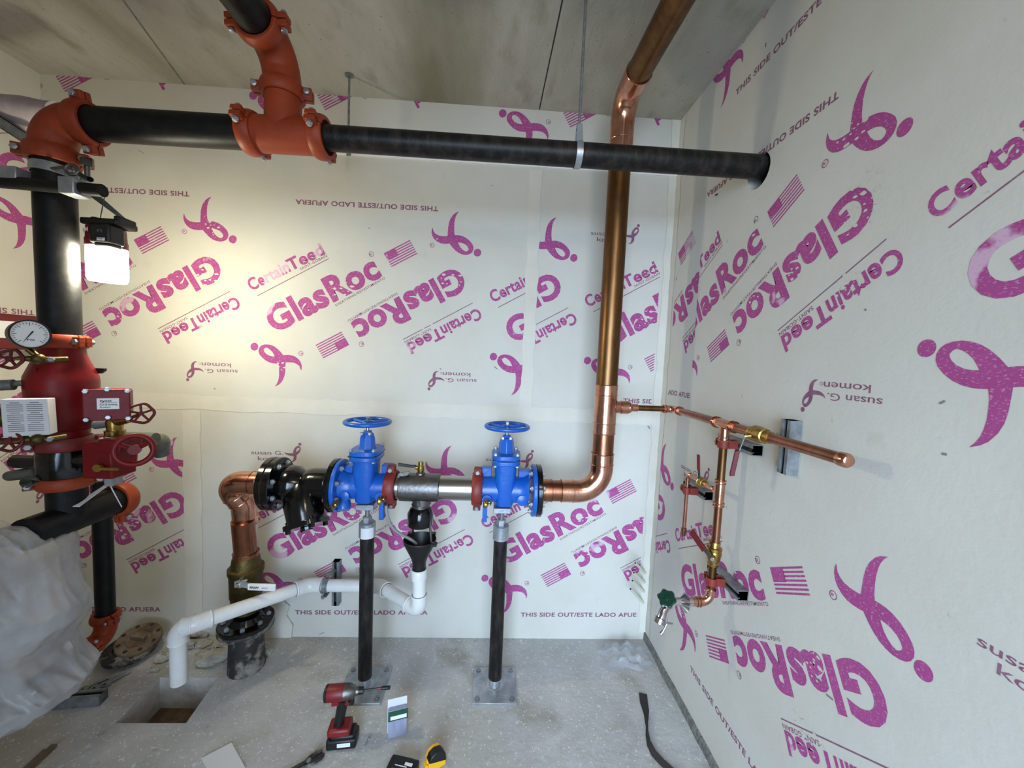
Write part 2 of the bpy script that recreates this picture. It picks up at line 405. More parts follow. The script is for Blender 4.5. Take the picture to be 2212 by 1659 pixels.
# back wall: u = x
def pb(u, z, d): return V((u, D-d, z))
mb = MB(); mb.box(((XL+XR)/2, D+.05, H/2), (XR-XL+.3, .1, H+.2))
JB = P(1146, 650, y=D).x; JT = 2.80; JM = P(900, 885, y=D).z; JL = P(417, 1100, y=D).x
BIG = 9
for dx in (-1.357, 0, 1.357): stamp(mb, pb, MAIN+EDGE, (1, dx, 1, 0), (XL, JB-.03, JM, JT))
for dx in (.557, 1.913): stamp(mb, pb, MAIN+EDGER, (1, dx, 1, 0), (JB+.035, XR-.06, JM, JT))
for dx in (-1.357, 0, 1.357): stamp(mb, pb, MAIN, (1, dx, 1, 1.36), (XL, XR-.02, 2.845, H))
for dx in (0, 1.357): stamp(mb, pb, MAIN+EDGER, (1, dx, 1, -1.347), (JL+.05, XR-.06, .02, JM-.05))
stamp(mb, pb, MAIN+EDGER, (1, -1.562, 1, -1.345), (XL, JL-.05, .02, JM-.05))
rough_quad(mb, pb, JB-.035, JB+.035, JM, 2.8, 3, seed=1, depth=.0015)
rough_quad(mb, pb, XL, XR, JM-.045, JM+.04, 3, seed=2, depth=.0019)
rough_quad(mb, pb, JL-.05, JL+.05, .05, JM-.05, 3, seed=3, depth=.0023)
rough_quad(mb, pb, XR-.045, XR, .05, H, 3, seed=4, depth=.0027)
# faded areas follow the letters: small scraped flakes of bare paper over the ink
def scrape(mb, plane, c, ru, rz, ang, seed, n=26, size=.007):
    r = random.Random(seed); mb.mi = 0
    done = []; dep = .0011
    for k in range(n*3):
        a, q = r.uniform(0, 1)**.6, r.uniform(0, 6.283); x, y = ru*a*math.cos(q), rz*a*math.sin(q)
        cu, cz = c[0]+x*math.cos(ang)-y*math.sin(ang), c[1]+x*math.sin(ang)+y*math.cos(ang); s = size*r.uniform(.4, 1.3); t0 = r.uniform(0, 6)
        if len(done) >= n or any((cu-e[0])**2+(cz-e[1])**2 < ((s+e[2])*1.95)**2 for e in done): continue
        done.append((cu, cz, s))
        mb.face([mb.bm.verts.new(plane(cu+s*r.uniform(.6, 1.2)*math.cos(t0+t)*1.6, cz+s*r.uniform(.5, 1.1)*math.sin(t0+t), dep)) for t in (0, 1, 2, 3, 4, 5)])
SCR = (((740, 625), .06, .035, .4), ((975, 605), .06, .05, .3), ((926, 712), .08, .025, .5), ((450, 600), .055, .06, .5), ((250, 690), .06, .04, .4), ((460, 495), .03, .05, .8), ((940, 520), .025, .02, 0), ((608, 790), .025, .04, 0), ((612, 560), .04, .025, .5), ((1085, 1125), .06, .035, .5), ((1262, 1125), .04, .04, .5), ((1250, 1200), .06, .045, .3), ((275, 1140), .07, .06, .4), ((1410, 580), .05, .035, .5), ((985, 1175), .06, .03, .5), ((765, 1110), .05, .035, .5), ((1385, 1120), .03, .05, .5), ((1400, 690), .04, .06, .5), ((930, 1185), .06, .03, .5))
for i, (q, ru, rz, an) in enumerate(SCR): scrape(mb, pb, B2(*q), ru, rz, an, i)
for q0, q1, wd, sl in (((1401, 912), (1405, 917), .006, 5), ((1399, 920), (1404, 926), .008, 5), ((795, 492), (800, 494), .004, 5), ((462, 838), (466, 841), .006, 5), ((520, 1205), (508, 1240), .002, 5), ((300, 325), (312, 332), .003, 5), ((1068, 792), (1074, 797), .006, 5), ((950, 795), (953, 798), .005, 5), ((690, 1370), (700, 1366), .004, 5), ((1060, 400), (1066, 402), .003, 5)): mark(mb, pb, B2(*q0), B2(*q1), wd, sl)
o = mb.build('wall_back', INK); o['kind'] = 'structure'

# right wall: u = -y
YHOLE = 1.537
def pr(u, z, d): return V((XR-d, -u, z))
def R2(px, py): p = P(px, py, x=XR); return (-p.y, p.z)
vs, fs = fill2d([[(-D-.1, .045), (-YF, .045), (-YF, H+.05), (-D-.1, H+.05)], circ((-YHOLE, 2.505), .066, 32)], .03)
mb = MB(); vv = [mb.bm.verts.new((XR+.03+v.z, -v.x, v.y)) for v in vs]
for f in fs: mb.face([vv[i] for i in f])
JR = -1.935
JRM = 1.40; JRT = 2.72
def fitaff(prs):
    "least squares u = a x + b, z = c y + d"
    def ls(p):
        n = len(p); mx = sum(q[0] for q in p)/n; my = sum(q[1] for q in p)/n
        a = sum((q[0]-mx)*(q[1]-my) for q in p)/sum((q[0]-mx)**2 for q in p); return a, my-a*mx
    a, b = ls([(p[0], p[2]) for p in prs]); c, d = ls([(p[1], p[3]) for p in prs]); return (a, b, c, d)
A0 = fitaff([(-.112, 2.33, -.961, 2.36), (-.183, 2.124, -1.035, 2.177), (-.534, 1.799, -1.356, 1.862), (-.138, 2.022, -.993, 2.069), (-.651, 2.289, -1.46, 2.334), (-.377, 1.528, -1.215, 1.596), (-.841, 1.754, -1.643, 1.816), (-.351, 2.563, -1.179, 2.569)])
A1 = fitaff([(-.651, 2.289, -1.278, 1.031), (-.461, 2.296, -1.104, 1.035), (-.112, 2.33, -.797, 1.047), (-.534, 1.799, -1.179, .552), (-1.135, 1.489, -1.757, .245), (-.918, 2.011, -1.534, .76), (-.955, 2.244, -1.561, .986)])
for k in (0, 1):
    stamp(mb, pr, MAIN+EDGE, (A0[0], A0[1]+1.36*k*A0[0], A0[2], A0[3]), (JR, -YF, JRM, JRT))
stamp(mb, pr, MAIN+EDGER, (1, -1.533, 1, .065), (-D+.08, JR, JRM, JRT))
for k in (-1, 0, 1): stamp(mb, pr, MAIN+EDGER, (A1[0], A1[1]+1.356*A1[0]*k, A1[2], A1[3]), (-D+.03, -YF, .05, JRM))
for k in (0, 1): stamp(mb, pr, MAIN+EDGER, (1, -.6+1.357*k, 1, 1.425), (-D+.05, -YF, JRT, H))
rough_quad(mb, pr, -D, -D+.06, .05, H, 3, seed=11, depth=.0016)
for i, (q, ru, rz, an) in enumerate((((1865, 440), .06, .09, -.2), ((1622, 640), .05, .04, 0), ((1830, 610), .05, .03, .5), ((1840, 285), .05, .035, 0), ((1635, 500), .03, .05, 0), ((1760, 1440), .03, .04, 0), ((1480, 1320), .03, .04, 0), ((1580, 1235), .03, .03, 0), ((1745, 1580), .06, .03, 0), ((1715, 590), .03, .02, 0))): scrape(mb, pr, R2(*q), ru, rz, an, 40+i, 34, .0065)
for q0, q1, wd, sl in (((1545, 422), (1551, 419), .008, 4), ((1655, 93), (1654, 102), .004, 4), ((1785, 1500), (1800, 1512), .006, 5), ((2030, 872), (2042, 866), .005, 5), ((1432, 935), (1434, 945), .003, 5), ((2035, 980), (2046, 982), .006, 5), ((1868, 668), (1872, 670), .005, 5)): mark(mb, pr, R2(*q0), R2(*q1), wd, sl)
mb.box((XR+.16, (D+YF)/2, H/2), (.04, D-YF+.2, H+.1))
o = mb.build('wall_right', INK); o['kind'] = 'structure'

# left wall: u = y
def pl(u, z, d): return V((XL+d, u, z))
mb = MB(); mb.box((XL-.05, (D+YF)/2, H/2), (.1, D-YF+.2, H+.2))
for k in (0, -1): stamp(mb, pl, MAIN+EDGE, (1, 2.55+1.357*k, 1, -.69), (YF, D-.03, .05, 1.93))
for k in (-1, 0): stamp(mb, pl, MAIN, (1, 3.37+1.357*k, 1, .667), (YF, D-.03, 1.96, H))
o = mb.build('wall_left', INK); o['kind'] = 'structure'

# front wall behind the camera with the open doorway the daylight comes through
vs, fs = fill2d([[(XL-.1, -.05), (XR+.1, -.05), (XR+.1, H+.05), (XL-.1, H+.05)], [(-1.08, .0), (.84, .0), (.84, 2.5), (-1.08, 2.5)]], .05)
mb = MB(); vv = [mb.bm.verts.new((v.x, YF-.05+v.z, v.y)) for v in vs]
for f in fs: mb.face([vv[i] for i in f])
o = mb.build('wall_front', board); o['kind'] = 'structure'

# ceiling of precast planks with open seams
mb = MB(); mb.box(((XL+XR)/2, (D+YF)/2, H+.1), (XR-XL+.3, D-YF+.3, .2))
mb.mi = 1
def seam(a, b, wd):
    a, b = P(*a, z=H), P(*b, z=H); d = (b-a).normalized(); b = a+d*3.6; n = V((-d.y, d.x, 0))*wd
    mb.face([mb.bm.verts.new(V((p.x, p.y, H-.001))) for p in (a-n, a+n, b+n, b-n)])
seam((1165, 236), (1215, 0), .003); mb.mi = 2; seam((400, 184), (266, 0), .004)
mb.mi = 0
o = mb.build('ceiling', [conc, dark, curbm]); o['kind'] = 'structure'

# floor slab with the broken-out pit
PIT = [P(345, 1463, z=0), P(470, 1465, z=0), P(402, 1562, z=0), P(250, 1562, z=0)]
vs, fs = fill2d([[(XL-.1, YF-1.5), (XR+.1, YF-1.5), (XR+.1, D+.1), (XL-.1, D+.1)], [(p.x, p.y) for p in PIT]])
mb = MB(); vv = [mb.bm.verts.new((v.x, v.y, 0)) for v in vs]
for f in fs: mb.face([vv[i] for i in f])
mb.mi = 1
lo = [V((p.x, p.y, -.22)) for p in PIT]
for i in range(4):
    j = (i+1) % 4; mb.face([mb.bm.verts.new(q) for q in (PIT[i], PIT[j], lo[j], lo[i])])
mb.mi = 2; mb.face([mb.bm.verts.new(p+V((0, 0, .05))) for p in lo])
o = mb.build('floor', [flo, pitc, soil]); o['kind'] = 'structure'

# concrete curb under the right wall, white strip at the upper board joint
mb = MB(); r = random.Random(3); rs = []
for i in range(60):
    y = YF+(D-YF)*i/59; j = r.uniform(-.004, .004)
    rs.append([V((XR-.012+j, y, 0)), V((XR-.010+j, y, .046+j)), V((XR+.05, y, .046+j)), V((XR+.05, y, 0))])
mb.rings(rs); o = mb.build('trim_1', curbm); o['kind'] = 'structure'
mb = MB(); x0, x1 = -1.5, P(1462, 380, y=D).x
mb.box(((x0+x1)/2, D-.004, 2.828), (x1-x0, .008, .034)); mb.mi = 1
for xx in (-.79, .31):
    mb.box((xx, D-.0085, 2.829), (.035, .001, .008)); mb.mi = 2; mb.box((xx+.045, D-.0085, 2.827), (.03, .001, .003)); mb.mi = 1
o = mb.build('trim_2', [strip, dark, greyt]); o['kind'] = 'structure'
# ------------------------------------------------------------------ grooved couplings and steel pipe
def coupling(c, ax, r, mat, label, ear=(0, 0, 1), wd=.046, group=None, br=.0065, gap=.03, split=True):
    "two half housings with bolt ears at +-ear and two track bolts"
    c = V(c); ax = V(ax).normalized(); ear = (V(ear)-ax*V(ear).dot(ax)).normalized(); sd = ax.cross(ear)
    t = thing('grooved_coupling', label, 'pipe coupling', c, group)
    h = wd/2; R = r+.017
    prof = [(-h, r+.001), (-h, R-.004), (-h*.72, R), (-h*.3, R+.003), (h*.3, R+.003), (h*.72, R), (h, R-.004), (h, r+.001)]
    for s in (1, -1):
        b = MB(); b.arcsweep(c, ax, sd*s, prof, -math.pi/2+gap, math.pi/2-gap)
        Rm = Matrix((ax, ear, sd)).transposed()
        for e in (1, -1):
            b.box(c+ear*e*(R+.010)+sd*s*.012, (wd*.72, .034, .018), Rm)
            b.cyl(c+ear*e*(R+.012)+sd*s*.0025, c+ear*e*(R+.012)+sd*s*.0215, .0155, n=14)
        b.build('housing', mat, t, .002)
    for e in (1, -1):
        b = MB(); b.bolt(c+ear*e*(R+.013), sd, .046, br); b.build('bolt', zinc, t)
    return t
def pipe(name, pts, r, mat, label, cat='pipe', group=None, n=28, hollow=None):
    b = MB()
    if len(pts) == 2: b.cyl(pts[0], pts[1], r, n=n)
    else: b.tube(pts, r, n)
    return tag(b.build(name, mat, None, loc=pts[0]), label, cat, group)
YU, ZU, XRi, RP = 1.54, 2.516, -1.634, .057
# main riser and header
pipe('steel_pipe', [V((XRi, YU, 1.735)), V((XRi, YU, 2.40))], RP, black, 'thick black vertical pipe rising from the red valve at left, beside the lit work light')
t = MB(); t.tube([V((XRi, YU, 2.40))]+bend((XRi, YU, ZU), (0, 0, 1), (1, 0, 0), .095, 12)+[V((-1.52, YU, ZU))], RP+.006, 28)
tag(t.build('pipe_elbow', orange, None, loc=(XRi, YU, ZU)), 'orange ninety degree elbow at the top left corner of the pipework', 'pipe elbow')
coupling((XRi, YU, 2.395), (0, 0, 1), RP, orange, 'orange coupling below the top left elbow, on the thick black riser', ear=(.75, .3, 0), wd=.055)
coupling((-1.515, YU, ZU), (1, 0, 0), RP, orange, 'orange coupling right of the top left elbow', ear=(0, -.25, 1), wd=.055)
pipe('steel_pipe', [V((-1.52, YU, ZU)), V((-.94, YU, ZU+.004))], RP, black, 'thick black horizontal pipe between the orange elbow and the orange tee under the ceiling')
XT, ZB, ZO = -.818, 2.675, 2.815
t = MB(); t.cyl((-.945, YU, ZU+.004), (-.675, YU, ZU+.006), RP+.006, n=32); t.cyl((XT, YU, ZU), (XT, YU, ZB), RP+.005, n=32)
tag(t.build('pipe_tee', orange, None, loc=(XT, YU, ZU)), 'orange tee in the upper pipe run with its branch turned up', 'pipe tee')
coupling((-.932, YU, ZU+.004), (1, 0, 0), RP, orange, 'orange coupling on the left end of the upper tee', ear=(0, -.95, .3), wd=.052)
coupling((-.68, YU, ZU+.006), (1, 0, 0), RP, orange, 'orange coupling on the right end of the upper tee, against the thinner black pipe', ear=(0, -.95, .3), wd=.052)
coupling((XT, YU, ZB), (0, 0, 1), RP, orange, 'orange coupling on top of the upper tee, under the upturned elbow', ear=(1, .15, 0), wd=.05)
t = MB(); t.tube([V((XT, YU, ZB))]+bend((XT-.012, YU, ZO), (-.08, 0, 1), (-.03, -1, 0), .09, 12)+[V((XT-.016, YU-.12, ZO))], RP+.006, 28)
tag(t.build('pipe_elbow', orange, None, loc=(XT, YU, ZB)), 'orange elbow above the tee turning towards the viewer under the ceiling', 'pipe elbow')
coupling((XT-.016, YU-.125, ZO), (-.03, -1, 0), RP, orange, 'orange coupling holding the overhead black pipe that runs towards the viewer', ear=(1, 0, .05), wd=.052)
pipe('steel_pipe', [V((XT-.016, YU-.12, ZO)), V((XT-.03, -.6, ZO))], RP, black, 'black overhead pipe running towards the viewer just under the ceiling')
pipe('steel_pipe', [V((-.70, YU, ZU+.006)), V((XR+.06, YU, ZU+.006))], .0445, blackd, 'thinner black pipe running right from the tee through the hole in the right wall')
# hangers
def hanger(x, label, ztop, y):
    t = thing('pipe_hanger', label, 'pipe hanger', (x, y, ZU)); z = ZU+.006
    b = MB(); b.cyl((x, y, z+.105), (x, y, ztop), .0055, n=10); b.build('threaded_rod', galv, t)
    b = MB(); prof = [(-.012, .046), (-.012, .0485), (.012, .0485), (.012, .046)]
    b.arcsweep((x, y, z), (1, 0, 0), (0, 0, -1), prof, -2.55, 2.55, 30)
    for s in (-1, 1): b.prism([(x-.012, y+s*.027, z+.040), (x+.012, y+s*.027, z+.040), (x+.010, y+s*.012, z+.108), (x-.010, y+s*.012, z+.108)], (0, s*.0025, 0))
    b.build('ring_strap', zinc, t)
    b = MB(); b.hexn((x, y, z+.094), (0, 0, 1), .011, .02); b.build('swivel_nut', zinc, t)
rx = P(754, 200, y=2.10).x
t = thing('hanger_rod', 'thin hanger rod by the back wall, just right of the upper tee', 'hanger rod', (rx, 2.1, H))
b = MB(); b.cyl((rx, 2.10, P(754, 318, y=2.1).z), (rx, 2.10, H), .0055, n=10); b.build('threaded_rod', galv, t)
b = MB(); b.box((rx+.002, 2.10, P(755, 318, y=2.1).z), (.022, .004, .085)); b.build('strap_end', galv, t)
b = MB(); b.cyl((rx, 2.1, H-.006), (rx, 2.1, H), .022, n=16); b.build('ceiling_washer', galv, t)
hanger(P(1250, 300, y=YU).x, 'long hanger rod and bright ring strap near the copper riser', H, YU)
# sway brace at the riser top
ys = 1.455
t = MB(); a, b_ = V((-2.46, ys+.02, 2.29)), V((-1.386, ys, 2.252)); t.cyl(a, b_, .021, n=18); t.pipe_end(a.lerp(b_, .9), b_, .0212, .017, 18)
tag(t.build('brace_pipe', black, None, loc=b_), 'short black brace pipe crossing in front of the riser below the orange elbow', 'brace pipe')
t = thing('riser_clamp', 'bright two bolt ring clamp round the thick riser, tied to the black brace pipe', 'pipe clamp', (XRi, YU, 2.33))
zc = 2.335; b = MB(); b.arcsweep((XRi, YU, zc), (.02, .1, 1), (1, 0, 0), [(-.016, .0575), (-.016, .0625), (.016, .0625), (.016, .0575)], 0, 2*math.pi-.05, 36); b.build('ring_band', zinc, t)
b = MB(); c = P(155, 367, y=1.44); b.torus(c, (.25, -1, .1), .017, .005, 24, 10); b.tube([c+V((-.015, .02, .012)), c+V((-.05, .03, .02)), (XRi-.062, YU-.01, zc)], .005, 8); b.tube([c+V((.016, .01, -.008)), c+V((.04, .02, -.02)), (XRi+.13, YU-.02, zc-.02)], .009, 10); b.build('eye_bracket', steeld, t)
b = MB(); b.box((XRi+.115, YU-.03, zc-.03), (.05, .05, .034)); b.build('swivel_jaw', zinc, t, .006)
b = MB(); b.cyl((XRi+.115, YU, zc-.05), (XRi+.115, YU, zc+.06), .008, n=10); b.hexn((XRi+.115, YU, zc+.03), (0, 0, 1), .019, .028); b.build('bolt', steeld, t)
b = MB(); b.box(P(158, 405, y=1.45)+V((0, .005, 0)), (.052, .06, .056)); b.build('saddle', zinc, t, .004)
t = MB(); t.box(P(27, 380, y=1.46)+V((0, .012, 0)), (.06, .06, .056)); tag(t.build('brace_clamp', zinc, None, .004, loc=P(27, 380, y=1.46)), 'bright square clamp at the far left end of the black brace pipe', 'pipe clamp')
t = MB(); a, b_ = P(-30, 245, y=1.75), P(70, 308, y=1.75); d = (b_-a).normalized(); n_ = V((-d.z, 0, d.x))
for s in (-1, 1): t.prism([a+n_*s*.021, b_+n_*s*.021, b_+n_*s*.018, a+n_*s*.018], (0, .041, 0))
t.prism([a-n_*.021, b_-n_*.021, b_+n_*.021, a+n_*.021], (0, .003, 0)); tag(t.build('strut_channel', galv, None, loc=b_), 'dull strut channel slanting down to the top left elbow', 'strut')
t = MB(); r_ = random.Random(5); pts = [V((-2.47, 1.84, 2.69)), V((-2.3, 1.83, 2.69)), V((-2.15, 1.82, 2.685)), V((-2.02, 1.81, 2.68)), V((-1.93, 1.80, 2.675)), V((-1.86, 1.78, 2.67))]
t.tube(pts, .06, 20, rf=[.064, .066, .063, .062, .05, .044])
tag(t.build('wrapped_pipe', wrapm, None, loc=pts[3]), 'white wrapped pipe by the left wall above the slanting strut', 'wrapped pipe')
# strap that the work light hangs from, and the light
LX, LY = P(232, 560, y=1.60).x, 1.60
LZ = P(229, 572, y=1.60).z-.01
tp = P(205, 420, y=1.62)
t = MB(); q0, q1 = tp, V((LX+.02, LY, LZ+.19))
t.prism([q0+V((-.03, 0, .0)), q0+V((.012, 0, .0)), q1+V((.05, 0, 0)), q1+V((.03, 0, 0))], (0, .003, 0))
t.cyl(q0+V((.035, 0, -.01)), V((q0.x+.045, LY-.01, LZ+.178)), .0018, n=6)
tag(t.build('hanging_strap', galv, None, loc=q0), 'grey metal strap and wire the work light hangs from', 'strap')
lt = thing('work_light', 'red and black battery lantern hanging upside down behind the riser, lit', 'work light', (LX, LY, LZ))
b = MB(); b.lathe((LX, LY, LZ-.055), (0, 0, 1), [(0, .054), (.012, .059), (.118, .059), (.128, .056)], 36); b.build('lamp_diffuser', glow, lt)
b = MB(); b.lathe((LX, LY, LZ+.073), (0, 0, 1), [(0, .060), (.025, .0605), (.03, .058), (.072, .056), (.078, .05)], 36); b.build('lamp_body', toolred, lt)
b = MB(); b.box((LX+.012, LY, LZ+.163), (.135, .09, .024)); b.box((LX+.07, LY, LZ+.172), (.022, .075, .034)); b.cyl((LX-.04, LY, LZ+.165), (LX-.04, LY, LZ+.188), .014, n=14); b.build('lamp_foot', rubber, lt, .006)
bt = MB(); bt.box((LX+.04, LY-.04, LZ+.112), (.074, .065, .070)); bt.box((LX+.042, LY-.04, LZ+.074), (.06, .055, .018)); bt = bt.build('battery', rubber, lt, .008)
b = MB(); b.box((LX+.048, LY-.0731, LZ+.090), (.028, .0012, .010)); b.build('battery_label', whitel, bt)
b = MB(); put_text(b, '5.0', (LX+.054, LY-.0726, LZ+.124), (-1, 0, 0), (0, 0, -1), .018, .010, 0, .001); b.build('capacity_mark', greyt, bt)
b = MB(); put_text(b, 'XC', (LX+.057, LY-.0742, LZ+.094), (-1, 0, 0), (0, 0, -1), .022, .007, .01, .001); b.build('battery_lettering', dark, bt)
b = MB(); gv, gf, gw0 = glyphs('Milwaukee', .01); vv = []
for gx_, gy_ in gv:
    q = -math.pi/2-.12-(gx_/gw0*.085)/.0625; vv.append(b.bm.verts.new((LX+.0625*math.cos(q), LY+.0625*math.sin(q), LZ+.134-gy_*.017/CAPH)))
for f in gf: b.face([vv[i] for i in f])
b.build('logo', whitel, lt)
# ------------------------------------------------------------------ alarm valve and trim at the left
av = thing('alarm_check_valve', 'red flared alarm check valve body with bolted cover plate, below the thick riser', 'alarm valve', (XRi, YU, 1.36))
b = MB(); b.lathe((XRi, YU, 1.35), (0, 0, 1), [(0, .066), (.035, .07), (.05, .086), (.09, .096), (.22, .099), (.24, .097), (.30, .074), (.325, .066), (.375, .062)], 40)
b.box((XRi, YU, 1.60), (.012, .18, .05)); b.build('valve_body', red, av)
nrm = V((.52, -.85, 0)).normalized(); sd = V((.85, .52, 0)); up = V((0, 0, 1)); pc = P(231, 873, y=1.462); Rm = Matrix((sd, -nrm, up)).transposed()
b = MB(); b.prism([pc-nrm*.012+sd*a*.062+up*c for a, c in ((-1, -.05), (-.9, -.06), (.9, -.06), (1, -.05), (1, .042), (.9, .054), (-.9, .054), (-1, .042))], nrm*.014); cv = b.build('cover_plate', red, av, .003)
b = MB(); b.box(pc-nrm*.055, (.105, .1, .10), Rm); b.build('cover_neck', red, av, .01)
for a in (-.85, .05, .9):
    for c in (-.054, .048):
        b = MB(); p = pc+sd*a*.062+up*(c+(.006 if abs(a) < .1 else 0)); b.hexn(p, nrm, .0085, .010); b.build('cover_bolt', zinc, cv)
b = MB(); o = pc+nrm*.0035+sd*.004+up*.002; b.prism([o+sd*a*.029+up*c*.02 for a, c in ((-1, -1), (1, -1), (1, 1), (-1, 1))], nrm*.001); b.build('name_label', whitel, cv)
b = MB(); o = o+nrm*.0012; put_text(b, 'tyco', o-sd*.021+up*.007, sd, up, .030, .0085, .02); b.prism([o+sd*a+up*c for a, c in ((-.021, .003), (.024, .003), (.024, .004), (-.021, .004))], nrm*.0006)
put_text(b, 'Fire & Building', o-sd*.021-up*.006, sd, up, .045, .006, .004); put_text(b, 'Products', o-sd*.021-up*.015, sd, up, .027, .006, .004); b.build('label_print', dark, cv)
b = MB(); hp = P(212, 799, y=1.60); b.prism([hp+V((-.03, 0, .006)), hp+V((.022, 0, .006)), hp+V((.020, 0, -.004)), hp+V((.006, 0, -.014)), hp+V((-.03, 0, -.012))], (0, .012, 0)); b.build('latch_lever', rubber, av)
coupling((XRi, YU, 1.722), (0, 0, 1), RP, orange, 'orange coupling between the thick riser and the red valve', ear=(1, -.1, 0), wd=.05)
coupling((XRi, YU, 1.335), (0, 0, 1), .062, oxide, 'dark red coupling under the red alarm valve', ear=(-.6, -.75, 0), wd=.05)
coupling((XRi, YU, 1.185), (0, 0, 1), .062, orange, 'orange coupling under the black butterfly valve', ear=(-.75, -.6, 0), wd=.046)
bv = thing('butterfly_valve', 'black butterfly valve body with red gear box and red handwheel, left of the copper', 'butterfly valve', (XRi, YU, 1.26))
b = MB(); b.lathe((XRi, YU, 1.20), (0, 0, 1), [(0, .06), (.01, .076), (.03, .08), (.09, .08), (.11, .076), (.12, .06)], 36); b.cyl((XRi-.15, YU-.03, 1.265), (XRi, YU-.03, 1.265), .025, n=18); b.cyl((XRi, YU-.02, 1.275), (XRi+.14, YU-.02, 1.275), .026, n=18); b.build('valve_body', gloss, bv)
gx = P(232, 990, y=1.50); b = MB(); b.box(gx+V((0, .01, .0)), (.105, .10, .135)); b.box(gx+V((.05, .0, .055)), (.08, .09, .05)); gb = b.build('gear_box', red, bv, .006)
b = MB(); b.cyl(gx+V((.02, -.05, -.02)), gx+V((.022, -.062, -.02)), .014, n=14); b.box(gx+V((.065, -.065, -.02)), (.07, .004, .010)); b.build('position_pointer', brass, gb)
b = MB(); b.box(gx+V((.02, .0, -.085)), (.03, .04, .03)); b.build('conduit_fitting', zinc, gb)
hc_ = P(290, 972, y=1.44); b = MB(); b.wheel(hc_, (.55, -.8, .12), .052, .0095, 3, .018, .012, .008); b.build('handwheel', red, bv)
b = MB(); b.cyl(hc_+V((-.03, .05, -.01)), hc_, .011, n=12); b.build('wheel_shaft', steeld, bv)
# tee and long black pipe below
zz = 1.035
t = MB(); t.cyl((XRi, YU, zz), (XRi, YU, 1.19), RP, n=28); t.cyl((XRi, 1.40, zz), (XRi, 1.745, zz), RP, n=28)
tag(t.build('pipe_tee', black, None, loc=(XRi, YU, zz)), 'black welded tee pipe running out from under the plastic sheet to the orange cap', 'pipe tee')
coupling((XRi, 1.745, zz), (0, 1, 0), RP, orange, 'round orange coupling on the wall end of the black tee pipe', ear=(.15, 0, -1), wd=.05)
t = MB(); t.lathe((XRi, 1.74, zz), (0, 1, 0), [(0, RP), (.04, RP+.004), (.055, .04), (.06, .01)], 28); tag(t.build('end_cap', orange, None, loc=(XRi, 1.76, zz)), 'domed orange end cap closing the black tee pipe near the wall', 'pipe cap')
t = MB(); a, c = P(150, 1118, y=1.46), P(240, 1058, y=1.62)
for p, q, w_ in ((P(147, 1123, x=XRi+.03)+V((.03, 0, .052)), P(213, 1076, x=XRi+.03)+V((.03, 0, .052)), .014), (P(217, 1075, x=XRi+.02)+V((.04, 0, .05)), P(239, 1105, x=XRi+.02)+V((.045, 0, .02)), .003)):
    d = (q-p).normalized(); k = V((0, 0, 1)).cross(d).normalized()*w_; t.prism([p-k, q-k*.6, q+k*.6, p+k], (.001, 0, .0025))
tag(t.build('tag_strap', whitel, None, loc=a), 'white plastic tie tag lying on the black tee pipe', 'tag')
# drain line down to the floor
dx, dy = P(224, 1200, y=1.87).x, 1.87
t = thing('angle_valve', 'bronze angle valve with small red handwheel right of the red cover plate', 'angle valve', P(252, 912, y=1.56))
vc = P(248, 912, y=1.56); b = MB(); b.lathe(vc+V((0, 0, -.05)), (0, 0, 1), [(0, .030), (.018, .032), (.02, .024), (.05, .028), (.07, .022), (.078, .008)], 20); b.tube([vc+V((0, 0, .005)), vc+V((.04, -.01, .012)), vc+V((.075, -.022, .016))], .016, 14, rf=[.024, .018, .012]); b.build('valve_body', brass, t)
hw = P(305, 893, y=1.525); b = MB(); b.wheel(hw, (.75, -.62, .2), .036, .005, 5, .008, 0, .004, lobes=5); b.build('handwheel', redw, t)
b = MB(); b.cyl(vc+V((.06, -.018, .014)), hw, .006, n=10); b.build('valve_stem', brass, t)
pipe('nipple', [P(205, 918, y=1.55), P(242, 913, y=1.56)], .0165, galv, 'short grey nipple between the red valve and the bronze angle valve', 'pipe nipple', n=18)
t = thing('nipple', 'short black nipple with white sealant rings below the bronze angle valve', 'pipe nipple', vc+V((0, 0, -.11)))
b = MB(); b.cyl(vc+V((0, 0, -.13)), vc+V((0, 0, -.045)), .0255, n=22); b.build('nipple_body', black, t)
for z in (-.056, -.118): b = MB(); b.torus(vc+V((0, 0, z)), (0, 0, 1), .0255, .0025, 28, 6); b.build('sealant_ring', whitel, t)
tc = P(222, 965, y=1.70); t = MB(); t.ball(tc, .052, (1, 1, 1.1)); t.cyl(tc+V((0, 0, -.12)), tc, .042, n=22); t.cyl(tc, tc+V((.1, -.1, .02)), .036, n=20)
tag(t.build('drain_tee', orange, None, loc=tc), 'orange drain tee half hidden behind the red gear box', 'pipe tee')
t = MB(); e0 = P(320, 948, y=1.66); e1 = P(345, 958, y=1.74); t.tube([e0+V((-.10, .0, .0)), e0, e0+V((.03, .0, 0))], .026, 18); t.ball(e1, .036, (1.05, 1, 1.2)); t.cyl(e1, e1+V((-.01, .02, -.05)), .032, n=18)
tag(t.build('sight_elbow', greyp, None, loc=e1), 'dull olive elbow beside the red handwheel, against the printed wall', 'pipe elbow')
pipe('drain_pipe', [V((dx, dy, .33)), V((dx, dy, 1.10))], .0365, black, 'black vertical drain pipe at the left dropping behind the black tee to the floor')
t = MB(); zb = .315; t.tube([V((dx, dy, zb+.1))]+bend((dx, dy, zb-.01), (0, 0, -1), (-.05, -1, -.02), .055, 10)+[V((dx-.005, dy-.1, zb-.013))], .043, 22)
tag(t.build('pipe_elbow', orange, None, loc=(dx, dy, zb)), 'orange elbow at the foot of the black drain pipe', 'pipe elbow')
